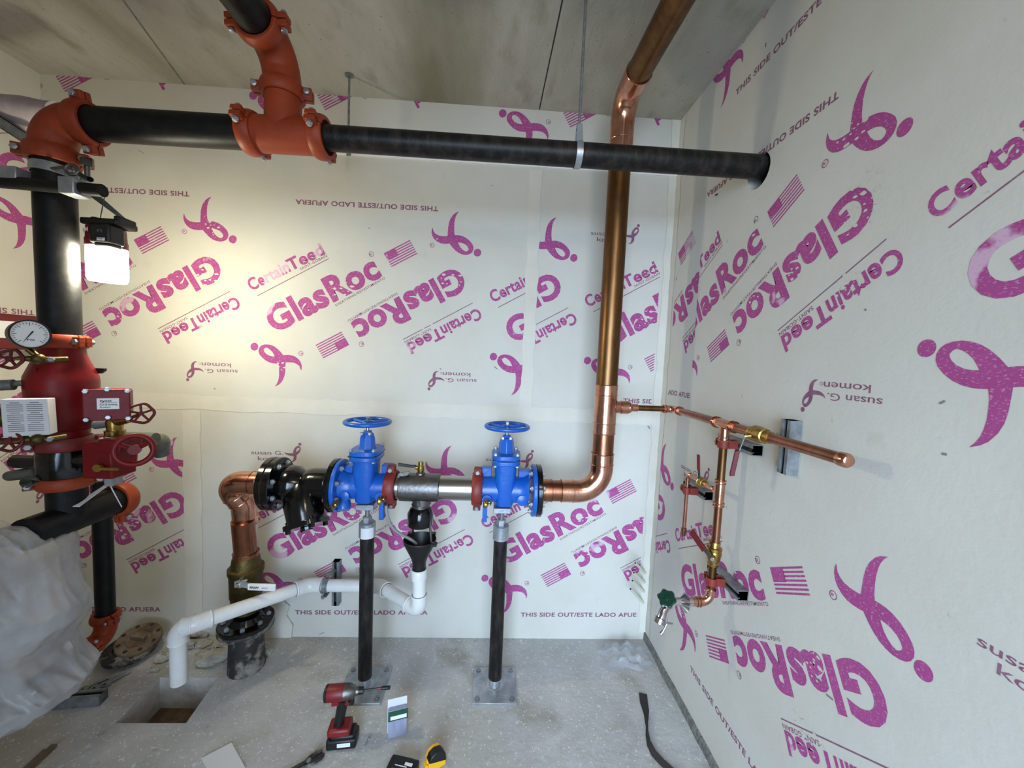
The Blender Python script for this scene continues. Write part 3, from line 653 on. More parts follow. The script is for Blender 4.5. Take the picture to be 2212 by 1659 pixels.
coupling((dx, dy, zb+.085), (0, 0, 1), .0365, orange, 'orange coupling at the bottom of the vertical drain pipe', ear=(1, -.5, 0), wd=.04, br=.005)
coupling((dx-.005, dy-.095, zb-.012), (-.05, -1, -.02), .0365, orange, 'lowest orange coupling, on the drain pipe that runs under the plastic sheet', ear=(.9, 0, .3), wd=.04, br=.005)
pipe('drain_pipe', [V((dx-.004, dy-.09, zb-.012)), V((dx-.03, dy-.62, zb-.025))], .0365, black, 'black drain pipe running from the floor elbow under the plastic sheet')
# gauge, little valves and grey trim pipes
gc = P(66, 722, y=1.36); ga = V((.90, -.43, .03)).normalized(); g = thing('pressure_gauge', 'round white dial pressure gauge in a black case at the left edge', 'pressure gauge', gc)
b = MB(); b.lathe(gc-ga*.045, ga, [(0, .038), (.006, .044), (.03, .045), (.036, .048), (.046, .048), (.046, .0435), (.040, .0435)], 36); b.build('case', rubber, g)
_, ga1, ga2 = frame(ga); ga1, ga2 = V((0, 0, 1)).cross(ga).normalized(), None
ga2 = ga.cross(ga1)
b = MB(); b.lathe(gc-ga*.006, ga, [(0, .043), (.003, .043)], 36); b.build('dial', whitel, g)
b = MB()
for k in range(25):
    q = math.radians(225-270*k/24); d = ga1*math.cos(q)+ga2*math.sin(q); e = ga.cross(d); L_ = .010 if k % 4 == 0 else .005; p = gc-ga*.0028+d*.039
    b.prism([p-e*.0007, p+e*.0007, p-d*L_+e*.0007, p-d*L_-e*.0007], ga*.0005)
q = math.radians(238); d = ga1*math.cos(q)+ga2*math.sin(q); e = ga.cross(d); p = gc-ga*.002; b.prism([p-d*.012-e*.002, p+d*.034, p-d*.012+e*.002], ga*.001)
put_text(b, 'PSI', gc-ga*.0028-ga1*.008-ga2*.022, ga1, ga2, .016, .007); b.build('dial_marks', dark, g)
b = MB(); b.cyl(gc+V((.012, .02, -.085)), gc-ga*.025+V((0, 0, -.05)), .009, n=12); b.build('stem', brass, g)
def trimvalve(c, label, hx, rr=.030):
    t = thing('trim_valve', label, 'trim valve', c); c = V(c)
    b = MB(); b.tube([c+V((-.03, .02, .0)), c, c+V((.045, .03, -.002)), c+V((.06, .06, 0))], .010, 12); b.ball(c+V((.02, .01, 0)), .018); b.build('valve_body', brassd, t)
    b = MB(); b.wheel(c+V(hx), (.3, -.9, .25), rr, .005, 5, .009, 0, .004, lobes=5); b.build('handwheel', redw, t)
    b = MB(); b.cyl(c, c+V(hx), .005, n=8); b.build('valve_stem', brass, t)
    b = MB(); b.hexn(c+V((.05, .02, 0)), (.5, -.6, 0), .009, .014); b.build('test_plug', galv, t)
trimvalve(P(62, 775, y=1.36), 'small dark red wheel valve directly below the pressure gauge', (-.035, -.02, -.002))
trimvalve(P(60, 950, y=1.36), 'small dark red wheel valve below the white instruction box', (-.035, -.02, -.004))
pipe('trim_pipe', [P(-40, 832, y=1.44), P(60, 827, y=1.47)], .011, galv, 'thin grey trim pipe entering the red valve left of its cover', 'trim pipe', n=14)
t = MB(); t.cyl(P(-40, 834, y=1.425), P(30, 831, y=1.455), .019, n=16); tag(t.build('pipe_union', galv, None, loc=P(20, 831, y=1.45)), 'grey union sleeve on the thin trim pipe at the left edge', 'pipe union')
t = MB(); t.cyl(P(-40, 900, y=1.42), P(24, 903, y=1.45), .034, n=18); tag(t.build('pressure_switch', brassd, None, loc=P(10, 903, y=1.45)), 'dull bronze fitting at the left edge behind the white instruction box', 'pipe fitting')
t = MB(); t.cyl(P(-40, 955, y=1.40), P(42, 952, y=1.42), .012, n=14); tag(t.build('trim_pipe', steeld, None, loc=P(10, 955, y=1.41)), 'dark trim pipe leading to the lower little wheel valve', 'trim pipe')
t = MB(); o = [P(92, 1037, y=1.48), P(30, 1048, y=1.43), P(10, 1040, y=1.46), P(22, 1028, y=1.5), P(80, 1022, y=1.55)]
t.tube([o[0], o[0].lerp(o[1], .6)]+bend(o[1]+V((-.03, 0, 0)), o[1]-o[0], V((.02, .12, .03)), .03, 6)+[o[3], o[4]], .019, 16); tag(t.build('return_bend', greyp, None, loc=o[1]), 'grey pipe looping round at the left edge beside the lower orange coupling', 'pipe bend')
bx = P(65, 900, y=1.385); ib = thing('instruction_box', 'white card box with fine grey print hung before the red valve', 'box', bx)
n1, s1 = V((.5, -.86, .05)).normalized(), V((.86, .5, 0)); u1 = s1.cross(-n1).normalized(); u1 = V((-.03, 0, 1)); Rb = Matrix((s1, -n1, u1)).transposed()
b = MB(); b.box(bx, (.105, .06, .125), Rb); b.build('carton', white, ib, .002)
b = MB()
for k in range(15):
    w_ = .030 if k % 5 else .018
    for s in (-1, 1):
        o = bx+n1*.0305+s1*s*.022+u1*(.05-.0068*k); b.prism([o+s1*a*w_/2*1.2+u1*c*.0011 for a, c in ((-1, -1), (1, -1), (1, 1), (-1, 1))], n1*.0006)
b.build('printed_text', greyt, ib)
rb = P(8, 716, x=XL+.14); t = thing('alarm_box', 'dark red alarm box with white label on the left wall behind the gauge', 'alarm box', rb)
b = MB(); b.box(rb+V((-.07, .0, 0)), (.14, .30, .17)); b.build('enclosure', redw, t, .008)
b = MB(); b.box(rb+V((.001, .0, .01)), (.002, .24, .08)); b.build('label', white, t)
# plastic sheet wrapped round the pipework at the left
SIL = [(4, 1140), (40, 1136), (74, 1142), (97, 1160), (118, 1195), (128, 1250), (138, 1285), (154, 1318), (154, 1350), (122, 1385), (116, 1410), (134, 1450), (166, 1482), (148, 1512), (104, 1532), (60, 1546)]
from mathutils import noise
def wrapped(name, sil, yc, xc, ry, mat, n=170, m=150):
    rr = []; pts = [P(a, c, y=yc) for a, c in sil]
    for i in range(m+1):
        f = i/m; x = f*(len(pts)-1); k = min(int(x), len(pts)-2); p = pts[k].lerp(pts[k+1], x-k); R = p.x-xc; ring = []
        for j in range(n):
            q = 2*math.pi*j/n; e = min(1, f*9, (1-f)*14)
            q2 = V((math.cos(q), math.sin(q), 0))*2.4
            fold = 1-2*abs(noise.noise(V((q2.x+p.z*1.2, q2.y, p.z*1.6)))); fine = 1-2*abs(noise.noise(V((q2.x*3.2, q2.y*3.2+p.z*2, p.z*7))))
            d = (.085*fold+.035*fine-.05)*e
            ring.append(V((xc+R*(1+d*(.35+.65*abs(math.sin(q))))*math.cos(q), yc+ry*min(1, R/.3)*(1+1.6*d)*math.sin(q), p.z+.02*fine*e-.05*(1-abs(math.cos(q)))*f-.16*max(0, math.sin(q))*(1-f)**3)))
        rr.append(ring)
    b = MB(); b.rings(rr); return b.build(name, mat, None, 0, 80, loc=(xc, yc, rr[-1][0].z))
o = wrapped('plastic_sheet', SIL, 1.42, -1.93, .24, film)
tag(o, 'milky crumpled plastic sheet wrapped round the lower left pipework', 'plastic sheet')
# ------------------------------------------------------------------ water entry: copper, strainer, gate valves, backflow preventer
YV, ZV, RC = 1.92, 1.063, .053
ex = V((1, 0, 0)); ez = V((0, 0, 1)); ey = V((0, 1, 0))
def bead(b, p, ax, r): b.torus(p, ax, r, .0022, 28, 6); return b
def sleeve(b, p, q, r):
    b.cyl(p, q, r+.0032, n=28); ax = V(q)-V(p); bead(b, p, ax, r+.003); bead(b, q, ax, r+.003)
def flange(name, x0, x1, R, mat, parent, nb=8, side=0):
    b = MB(); b.lathe((x0, YV, ZV), ex, [(0, R-.003), (.003, R), (x1-x0-.003, R), (x1-x0, R-.003)], 44); return b.build(name, mat, parent)
# floor pipe, flange, ball valve and copper up to the strainer
c1, c2 = V((-1.315, YV, ZV)), V((-1.262, 2.0, .925)); fx, fy = P(530, 1345, y=2.02).x, 2.02
st = P(528, 1440, z=0); fx, fy = st.x+.012, st.y
zf = P(530, 1352, y=fy).z
t = thing('floor_pipe_stub', 'dirty cast iron pipe stub standing out of the floor with a flange on top', 'pipe stub', (fx, fy, 0))
b = MB(); b.lathe((fx, fy, -.02), ez, [(0, .088), (.05, .086), (zf-.02, .080), (zf+.0, .082)], 32); b.build('stub_pipe', castd, t)
b = MB(); b.lathe((fx, fy, zf-.006), ez, [(0, .128), (.004, .131), (.018, .131), (.022, .128)], 40); fl1 = b.build('lower_flange', castd, t)
t = thing('companion_flange', 'brown black bolted flange under the bronze ball valve, on the floor stub', 'flange', (fx, fy, zf+.02))
b = MB(); b.lathe((fx, fy, zf+.017), ez, [(0, .128), (.003, .131), (.018, .131), (.022, .127), (.024, .085), (.05, .066)], 40); f2 = b.build('flange_ring', gloss, t)
b = MB(); b.torus((fx, fy, zf+.043), ez, .062, .012, 32, 8); b.build('copper_collar', copper, t)
for k in range(8):
    q = 2*math.pi*(k+.5)/8; b = MB(); p = V((fx+.103*math.cos(q), fy+.103*math.sin(q), zf+.018)); b.bolt(p, ez, .046, .007); b.build('flange_bolt', zinc, t)
zv0, zv1 = P(530, 1318, y=fy).z, P(528, 1200, y=fy).z
t = thing('ball_valve', 'dull bronze ball valve with long white lever, on the copper above the floor flange', 'ball valve', (fx, fy, zv0))
b = MB(); hh = zv1-zv0; b.lathe((fx, fy, zv0), ez, [(0, .062), (hh*.12, .063), (hh*.14, .070), (hh*.28, .072), (hh*.30, .076), (hh*.68, .078), (hh*.72, .084), (hh*.80, .084), (hh*.82, .070), (hh*.96, .064), (hh, .060)], 8 if False else 26); b.build('valve_body', brassd, t)
lc = P(516, 1262, y=fy-.10); b = MB(); b.cyl(lc+V((0, .06, 0)), lc, .022, n=18); b.hexn(lc, -ey, .013, .012); b.build('stem_nut', chrome, t)
le = P(594, 1271, y=fy-.11); b = MB(); b.prism([lc+V((-.02, -.004, -.016)), lc+V((.02, -.004, -.014)), P(545, 1274, y=fy-.1), P(545, 1262, y=fy-.1), lc+V((.02, -.004, .016)), lc+V((-.02, -.004, .016))], (0, .004, 0)); lev = b.build('lever', zinc, t)
a_ = P(534, 1269, y=fy-.11); d = (le-a_); n_ = V((-d.z, 0, d.x)).normalized(); b = MB(); b.prism([a_-n_*.016, le-n_*.018, le+n_*.018, a_+n_*.016], (0, .014, 0)); grip = b.build('lever_grip', whitel, lev, .004)
b = MB(); put_text(b, 'FNW', a_+d*.10-n_*.005-ey*.001, d, n_, .045, .012, .03, .001); put_text(b, '600WOG', a_+d*.52-n_*.003-ey*.001, d, n_, .030, .006, 0, .001); b.build('grip_print', dark, t)
t = MB(); t.cyl((fx, fy, zv1-.01), (c2.x+(fx-c2.x)*.3, c2.y+.003, c2.z-.09), RC, n=32); sleeve(t, V((fx, fy, zv1-.012)), V((fx, fy, zv1+.02)), RC+.004)
tag(t.build('copper_pipe', copper, None, loc=(fx, fy, zv1)), 'short upright copper pipe between the bronze ball valve and the copper elbows', 'copper pipe')
t = MB(); dv = (c2-c1).normalized(); pts = [V((-1.086, YV, ZV))]+bend(c1, -ex, dv, .075, 14)+bend(c2, dv, V((fx-c2.x, fy-c2.y, -.25)).normalized(), .10, 8)+[V((fx, fy-.006, .80))]
t.tube(pts, RC+.002, 32)
for p, ax in ((V((-1.105, YV, ZV)), ex), (V((-1.165, YV, ZV)), ex), (c1.lerp(c2, .58), dv), (c1.lerp(c2, .82), dv)): bead(t, p, ax, RC+.003)
sleeve(t, V((fx, fy-.004, .80)), V((fx, fy-.003, .845)), RC+.002)
tag(t.build('copper_elbow', copperb, None, loc=c1), 'bright copper double elbow left of the black strainer', 'copper elbow')
# strainer
ys_ = thing('wye_strainer', 'glossy black wye strainer with bolted flanges and slanting leg', 'strainer', (-.98, YV, ZV))
flange('companion_flange', -1.088, -1.060, .129, gloss, ys_); flange('gasket', -1.061, -1.056, .124, oxide, ys_); flange('inlet_flange', -1.057, -1.026, .129, gloss, ys_); flange('outlet_flange', -.776, -.7515, .131, gloss, ys_)
b = MB(); b.lathe((-1.03, YV, ZV), ex, [(0, .078), (.015, .080), (.045, .092), (.08, .088), (.11, .068), (.135, .058)], 36); b.lathe((-.935, YV, ZV), ex, [(0, .05), (.02, .066), (.045, .078), (.07, .081), (.165, .081)], 36)
lg = V((.30, -.36, -.88)).normalized(); l0 = V((-.925, YV-.005, ZV-.01)); b.lathe(l0, lg, [(-.02, .06), (.03, .085), (.08, .092), (.14, .086), (.17, .084)], 36); b.build('strainer_body', gloss, ys_)
_, la, lb = frame(lg); pcov = l0+lg*.17; b = MB(); pts = []
for k in range(24):
    q = 2*math.pi*k/24; rr = .094*(1+.10*math.cos(4*q)); pts.append(pcov+(la*math.cos(q)+lb*math.sin(q))*rr)
b.prism(pts, lg*.024); b.lathe(pcov+lg*.024, lg, [(0, .03), (.018, .026)], 8); b.build('leg_cover', gloss, ys_, .003)
for k in range(4):
    q = math.pi/2*k; p = pcov+(la*math.cos(q)+lb*math.sin(q))*.082; b = MB(); b.hexn(p+lg*.024, lg, .013, .016); b.cyl(p-lg*.014, p+lg*.03, .008, n=10); b.build('cover_bolt', gloss, ys_)
for x, o_ in ((-1.0565, 0), (-.752, .5)):
    for k in range(8):
        q = 2*math.pi*(k+.5)/8; b = MB(); b.bolt((x, YV+.103*math.cos(q), ZV+.103*math.sin(q)), ex, .066 if x < -1 else .05, .0072); b.build('flange_bolt', zinc, ys_)
# gate valves
def gate_valve(x, s, label):
    "s = -1: flange on the left end, +1: flange on the right end"
    t = thing('gate_valve', label, 'gate valve', (x, YV, ZV), 'blue gate valves of the backflow preventer'); c = V((x, YV, ZV))
    b = MB(); xf = x+s*(.115 if s < 0 else .135); b.lathe((xf, YV, ZV), ex*s, [(0, .126), (.003, .129), (.019, .129), (.022, .126)], 44)
    b.lathe(c, ex*s, [(-.125, .062), (-.06, .064), (0, .068), (.06, .066), (.09, .070), (.117, .085)], 36)
    fo = V((x-s*.095, YV, ZV)); b.box(fo+V((0, -.05, -.085)), (.022, .06, .11)); b.box(fo+V((0, .03, .075)), (.05, .05, .06)); b.box(V((x+s*.098, YV+.02, ZV+.075)), (.06, .06, .05)); b.build('valve_body', blue, t, .003)
    b = MB(); rs = []
    for z, wx, wy in ((-.078, .030, .045), (-.068, .044, .062), (-.02, .049, .070), (.06, .052, .074), (.12, .055, .078), (.15, .056, .08)):
        rs.append([c+V((wx*math.copysign(abs(math.cos(q))**.55, math.cos(q)), wy*math.copysign(abs(math.sin(q))**.55, math.sin(q)), z)) for q in [2*math.pi*k/32 for k in range(32)]])
    b.rings(rs)
    for z0, z1, wx, wy in ((.142, .165, .072, .096), (.168, .192, .072, .096)):
        rs = [[c+V((k_*wx*math.copysign(abs(math.cos(q))**.6, math.cos(q)), k_*wy*math.copysign(abs(math.sin(q))**.6, math.sin(q)), z)) for q in [2*math.pi*k/36 for k in range(36)]] for z, k_ in ((z0, .97), (z0+.003, 1), (z1-.003, 1), (z1, .97))]
        b.rings(rs)
    b.lathe(c+V((0, 0, .19)), ez, [(0, .046), (.012, .040), (.055, .037), (.062, .034), (.075, .030), (.078, .022), (.09, .020)], 8)
    bon = b.build('bonnet', blue, t, .002)
    b = MB(); b.box(c+V((0, 0, .1665)), (.13, .17, .004)); b.build('bonnet_gasket', rubber, t)
    for sx in (-1, 1):
        for sy in (-1, 1):
            b = MB(); b.bolt(c+V((sx*.053, sy*.074, .167)), ez, .05, .0055); b.build('bonnet_bolt', zinc, t)
    for k in (0, 1):
        b = MB(); b.hexn(c+V(((-.02, .018)[k], -.022, .262)), ez, .009, .012); b.build('gland_nut', zinc, t)
    b = MB(); b.cyl(c+V((0, 0, .26)), c+V((0, 0, .345)), .0085, n=14); b.hexn(c+V((0, 0, .332)), ez, .011, .014); b.build('stem', steel, t)
    b = MB(); b.wheel(c+V((0, 0, .322)), ez, .105, .0105, 3, .018, .006, .009); b.build('handwheel', blue, t)
    for k in range(8 if s > 0 else 0):
        q = 2*math.pi*(k+.5)/8; b = MB(); b.bolt((xf+s*.024, YV+.103*math.cos(q), ZV+.103*math.sin(q)), -ex*s, .05, .0072); b.build('flange_bolt', zinc, t)
    b = MB(); cg = c+V((-s*.088, -.075, -.03)); b.lathe(cg+V((0, .03, 0)), -ey, [(0, .026), (.03, .024)], 16); b.build('test_boss', blue, t)
    b = MB(); b.lathe(c+V((s*.085, -.045, -.03)), -ey, [(0, .028), (.03, .026), (.034, .012)], 16); b.build('plug_boss', blue, t)
    return t, cg
def testcock(t, p, d, hd):
    p, d, hd = V(p), V(d).normalized(), V(hd).normalized()
    b = MB(); b.lathe(p, d, [(0, .009), (.012, .011), (.02, .014), (.038, .014), (.042, .010), (.055, .012), (.058, .006)], 14); tk = b.build('test_cock', brass, t)
    b = MB(); q = p+d*.03; b.cyl(q, q+hd*.022, .006, n=10); k = d.cross(hd)*.010; b.prism([q+hd*.022-d*.004-k, q+hd*.022-d*.004+k, q+hd*.022+d*.026+k*.4, q+hd*.022+d*.026-k*.4], hd*.004); b.build('cock_handle', brass, tk)
t1, g1 = gate_valve(-.613, -1, 'left blue gate valve with handwheel, bolted to the black strainer'); testcock(t1, g1, (.25, -1, -.1), (1, .3, .3)); testcock(t1, (-.71, YV-.09, ZV-.045), (-.35, -1, -.3), (.5, -.4, .9))
b = MB(); b.lathe((-.705, YV-.05, ZV-.06), (.2, -.6, -1), [(0, .03), (.03, .034), (.045, .028)], 16); b.build('drain_boss', blue, t1)
t2, g2 = gate_valve(.076, 1, 'right blue gate valve with handwheel, next to the copper riser'); testcock(t2, g2, (-.1, -1, -.15), (1, .1, .25))
coupling((-.49, YV, ZV), ex, .066, oxide, 'dark red coupling right of the left blue gate valve', ear=(.12, -.12, 1), wd=.052)
coupling((-.062, YV, ZV), ex, .066, oxide, 'dark red coupling left of the right blue gate valve', ear=(.12, -.12, 1), wd=.052)
t = thing('companion_flange', 'black flange with white bolt heads bolted to the right blue gate valve', 'flange', (.235, YV, ZV))
b = MB(); b.lathe((.234, YV, ZV), ex, [(0, .127), (.003, .130), (.022, .130), (.025, .126), (.026, .06)], 44); b.build('flange_ring', gloss, t)
# backflow preventer spool
t = thing('backflow_preventer', 'stainless backflow spool with grey sleeve and black lever cock, between the red couplings', 'backflow preventer', (-.28, YV, ZV))
b = MB(); b.cyl((-.487, YV, ZV), (-.065, YV, ZV), .0605, n=36); b.build('spool', steel, t)
b = MB(); b.lathe((-.448, YV, ZV), ex, [(0, .062), (.004, .069), (.03, .070), (.17, .070), (.196, .069), (.2, .062)], 36); b.lathe((-.335, YV, ZV), -ez, [(.03, .045), (.085, .043)], 26); b.build('relief_sleeve', steeld, t)
b = MB(); vx = P(909, 1010, y=YV).x; b.lathe((vx, YV, ZV+.062), ez, [(0, .024), (.012, .022), (.016, .016)], 18); b.build('top_boss', steeld, t)
b = MB(); b.lathe((vx, YV, ZV+.075), ez, [(0, .014), (.012, .017), (.035, .017), (.037, .013), (.055, .013), (.056, .010)], 14); b.cyl((vx-.025, YV, ZV+.10), (vx, YV, ZV+.10), .010, n=12); ck = b.build('vent_cock', brass, t)
b = MB(); q0, q1 = V((vx-.022, YV-.012, ZV+.108)), P(860, 1003, y=YV-.03); b.prism([q0+V((0, 0, -.006)), q0.lerp(q1, .3)+V((0, 0, -.009)), q1+V((0, 0, -.010)), q1+V((0, 0, .006)), q0.lerp(q1, .3)+V((0, 0, .003)), q0+V((0, 0, .006))], (0, .012, 0)); b.build('cock_lever', rubber, ck, .002)
b = MB(); b.prism([V((-.45, YV-.03, ZV+.055)), V((-.405, YV-.03, ZV+.068)), V((-.398, YV-.03, ZV+.086)), V((-.408, YV-.03, ZV+.088)), V((-.455, YV-.03, ZV+.073))], (0, .012, 0)); b.build('lifting_lug', steeld, t)
xs, zs = P(909, 1088, y=YV).x, ZV-.085
b = MB(); b.cyl((xs, YV, zs-.02), (xs, YV, zs+.05), .042, n=26); b.torus((xs, YV, zs-.002), ez, .042, .004); b.build('relief_neck', steeld, t)
b = MB(); b.lathe((xs, YV, zs-.108), ez, [(0, .062), (.004, .064), (.06, .064), (.085, .052), (.092, .044)], 32); b.build('relief_cup', gloss, t)
# funnel
zt, zl = P(905, 1165, y=YV).z, P(906, 1226, y=YV).z
fn = thing('air_gap_funnel', 'black air gap funnel hung on steel rods under the backflow preventer', 'funnel', (xs, YV, zl))
b = MB(); b.lathe((xs, YV, zl-.015), ez, [(0, .033), (.045, .034), (.07, .042), (zt-zl+.0, .080), (zt-zl+.015, .083), (zt-zl+.02, .080), (zt-zl, .074), (.07, .036), (.05, .026)], 40, cap=False)
for q in (2.3, -.5, .9): b.box((xs+.088*math.cos(q), YV+.088*math.sin(q), zt-.004), (.03, .03, .012))
b.build('funnel_bowl', rubber, fn)
for q, (ox, oz) in ((2.3, (0, 0)), (-.5, (0, -.035)), (.9, (0, 0))):
    a = V((xs+.060*math.cos(q), YV+.060*math.sin(q), zs-.065)); f_ = V((xs+.07*math.cos(q), YV+.07*math.sin(q), zt+.0)); g_ = V((xs+.094*math.cos(q), YV+.094*math.sin(q), zt-.003))
    b = MB(); b.tube([a, V((a.x, a.y, a.z-.02)), f_+V((0, 0, .015)), f_+V((0, 0, .004)), g_], .0055, 10); b.build('support_rod', steeld, fn)
t = MB(); h0 = P(834, 1092, y=YV-.075); h3 = V((xs-.015, YV-.01, zt-.02))
pts = []
for k in range(15):
    f = k/14; p1, p2 = h0+V((.01, 0, -.16)), h3+V((-.05, -.02, .07)); pts.append(h0*(1-f)**3+p1*3*f*(1-f)**2+p2*3*f*f*(1-f)+h3*f**3)
t.tube(pts, .0075, 10); tag(t.build('drain_hose', vinyl, None, loc=h0), 'thin grey hose curving from the left gate valve into the black funnel', 'hose')
# support stands
def stand(loc, label, sticker, zsad):
    t = thing('pipe_support', label, 'pipe support', loc, 'floor supports under the gate valves'); o = V(loc)
    b = MB(); b.box(o+V((0, 0, .006)), (.225, .225, .012)); pl_ = b.build('base_plate', zinc, t, .001)
    for sx in (-1, 1):
        for sy in (-1, 1):
            b = MB(); p = o+V((sx*.088, sy*.088, .012)); b.lathe(p, ez, [(0, .014), (.002, .014), (.0021, .008), (.012, .008)], 14); b.build('anchor_bolt', galv, pl_)
    b = MB(); b.lathe(o+V((0, 0, .012)), ez, [(0, .043), (.002, .040), (.003, .030), (.07, .030)], 28); b.build('base_socket', zinc, t)
    zt_ = P(790, 1150, y=YV).z
    b = MB(); b.cyl(o+V((0, 0, .055)), o+V((0, 0, zt_)), .0345, n=28); b.build('post', blackd, t)
    b = MB(); b.lathe(o+V((0, 0, zt_-.02)), ez, [(0, .0365), (.003, .0405), (.072, .0405), (.076, .036)], 28); b.hexn(o+V((0, 0, zt_+.056)), ez, .024, .03); col_ = b.build('adjusting_collar', zinc, t)
    if sticker:
        b = MB(); b.arcsweep(o+V((0, 0, zt_-.018)), ez, (.3, -1, 0), [(0, .0408), (.055, .0408), (.055, .0412), (0, .0412)], -.8, .8, 12); b.build('sticker', white, col_)
    b = MB(); b.cyl(o+V((0, 0, zt_)), o+V((0, 0, zsad)), .0115, n=14); b.build('threaded_rod', galv, t)
    b = MB(); b.box(o+V((0, 0, zsad)), (.085, .10, .026)); b.build('saddle', zinc, t, .002)
stand((-.607, YV, 0), 'black pipe support with white sticker under the left blue gate valve', True, .969)
stand((.066, YV, 0), 'scuffed black pipe support under the right blue gate valve', False, .969)
# big copper to the riser
xr = .568
t = MB(); t.cyl((.255, YV, ZV), (.40, YV, ZV), RC, n=32)
sleeve(t, V((.262, YV, ZV)), V((.315, YV, ZV)), RC)
tag(t.build('copper_pipe', copper, None, loc=(.3, YV, ZV)), 'short level copper pipe between the black flange and the riser elbow', 'copper pipe')
t = MB(); t.tube([V((.365, YV, ZV))]+bend((xr, YV, ZV), ex, ez, .125, 16)+[V((xr, YV, ZV+.20))], RC+.0035, 32); bead(t, (.365, YV, ZV), ex, RC+.004); bead(t, (.425, YV, ZV), ex, RC+.004); bead(t, (xr, YV, ZV+.2), ez, RC+.004); bead(t, (xr, YV, ZV+.145), ez, RC+.004)
tag(t.build('copper_elbow', copperb, None, loc=(xr, YV, ZV)), 'large copper elbow at the foot of the tall riser', 'copper elbow')
za, zb_ = P(1310, 935, y=YV).z, P(1316, 832, y=YV).z
pipe('copper_pipe', [V((xr, YV, ZV+.15)), V((xr, YV, za+.02))], RC, copper, 'short copper pipe between the lower elbow and the copper tee', 'copper pipe')
t = MB(); t.cyl((xr, YV, za), (xr, YV, zb_), RC+.0035, n=32)
for z in (za, za+.05, zb_-.05, zb_): bead(t, (xr, YV, z), ez, RC+.004)
zt2 = 1.503; t.lathe((xr, YV, zt2), ex, [(.04, .034), (.075, .030), (.078, .034), (.115, .034), (.118, .028), (.122, .03), (.132, .024), (.134, .020), (.165, .0195), (.167, .0175)], 22)
tag(t.build('copper_tee', copperb, None, loc=(xr, YV, zt2)), 'bright copper tee on the riser feeding the small side pipe', 'copper tee')
zc2 = P(1375, 175, y=1.79).z
pipe('copper_riser', [V((xr, YV, zb_-.02)), V((xr, YV, zc2-.22))], RC, copperd, 'tall tarnished copper riser in the right corner, passing behind the black pipe', 'copper pipe')
t = MB(); t.tube([V((xr, YV, zc2-.26))]+bend((xr, YV, zc2), ez, (.03, -1, 0), .125, 16)+[V((xr+.006, YV-.19, zc2))], RC+.004, 32); bead(t, (xr, YV, zc2-.26), ez, RC+.004); bead(t, (xr+.006, YV-.19, zc2), ey, RC+.004); bead(t, (xr, YV, zc2-.19), ez, RC+.003)
tag(t.build('copper_elbow', copperb, None, loc=(xr, YV, zc2)), 'bright copper elbow at the top of the riser under the ceiling', 'copper elbow')
pipe('copper_pipe', [V((xr+.004, YV-.14, zc2)), V((xr+.07, -.8, zc2))], RC, copperd, 'overhead copper pipe running towards the viewer under the ceiling', 'copper pipe')
# ------------------------------------------------------------------ small copper on the right wall
XW, YD = .921, 1.478; RS = .0165
def bands(b, p, d, r, n=2):
    for k in range(n): bead(b, V(p)+V(d)*(.012*k), d, r+.002)
pipe('copper_pipe', [V((.72, YV, 1.503)), V((.905, YV, 1.503))], RS-.002, copperd, 'short tarnished copper pipe from the riser tee to the wall corner', 'copper pipe', n=18)
t = MB(); t.tube([V((.865, YV, 1.503))]+bend((XW, YV, 1.503), ex, -ey, .03, 10)+[V((XW, YV-.075, 1.503))], RS+.002, 18); bands(t, (.868, YV, 1.503), ex, RS+.002); bands(t, (XW, YV-.06, 1.503), -ey, RS+.002)
tag(t.build('copper_elbow', copperb, None, loc=(XW, YV, 1.503)), 'small copper elbow near the corner turning along the right wall', 'copper elbow')
pipe('copper_pipe', [V((XW, YV-.06, 1.503)), V((XW, YD+.05, 1.503))], RS, copper, 'small copper pipe along the right wall between corner elbow and small tee', 'copper pipe', n=18)
t = MB(); t.cyl((XW, YD+.065, 1.503), (XW, YD-.065, 1.503), RS+.003, n=20); t.cyl((XW, YD, 1.503), (XW, YD, 1.435), RS+.002, n=20); bands(t, (XW, YD+.062, 1.503), -ey, RS+.003); bands(t, (XW, YD-.050, 1.503), -ey, RS+.003); bands(t, (XW, YD, 1.452), -ez, RS+.002)
tag(t.build('copper_tee', copperb, None, loc=(XW, YD, 1.503)), 'small copper tee on the right wall above the drop pipe', 'copper tee')
pipe('copper_pipe', [V((XW, YD-.06, 1.503)), V((XW, 1.318, 1.503))], RS, copper, 'short copper pipe between the small tee and the wall ball valve', 'copper pipe', n=18)
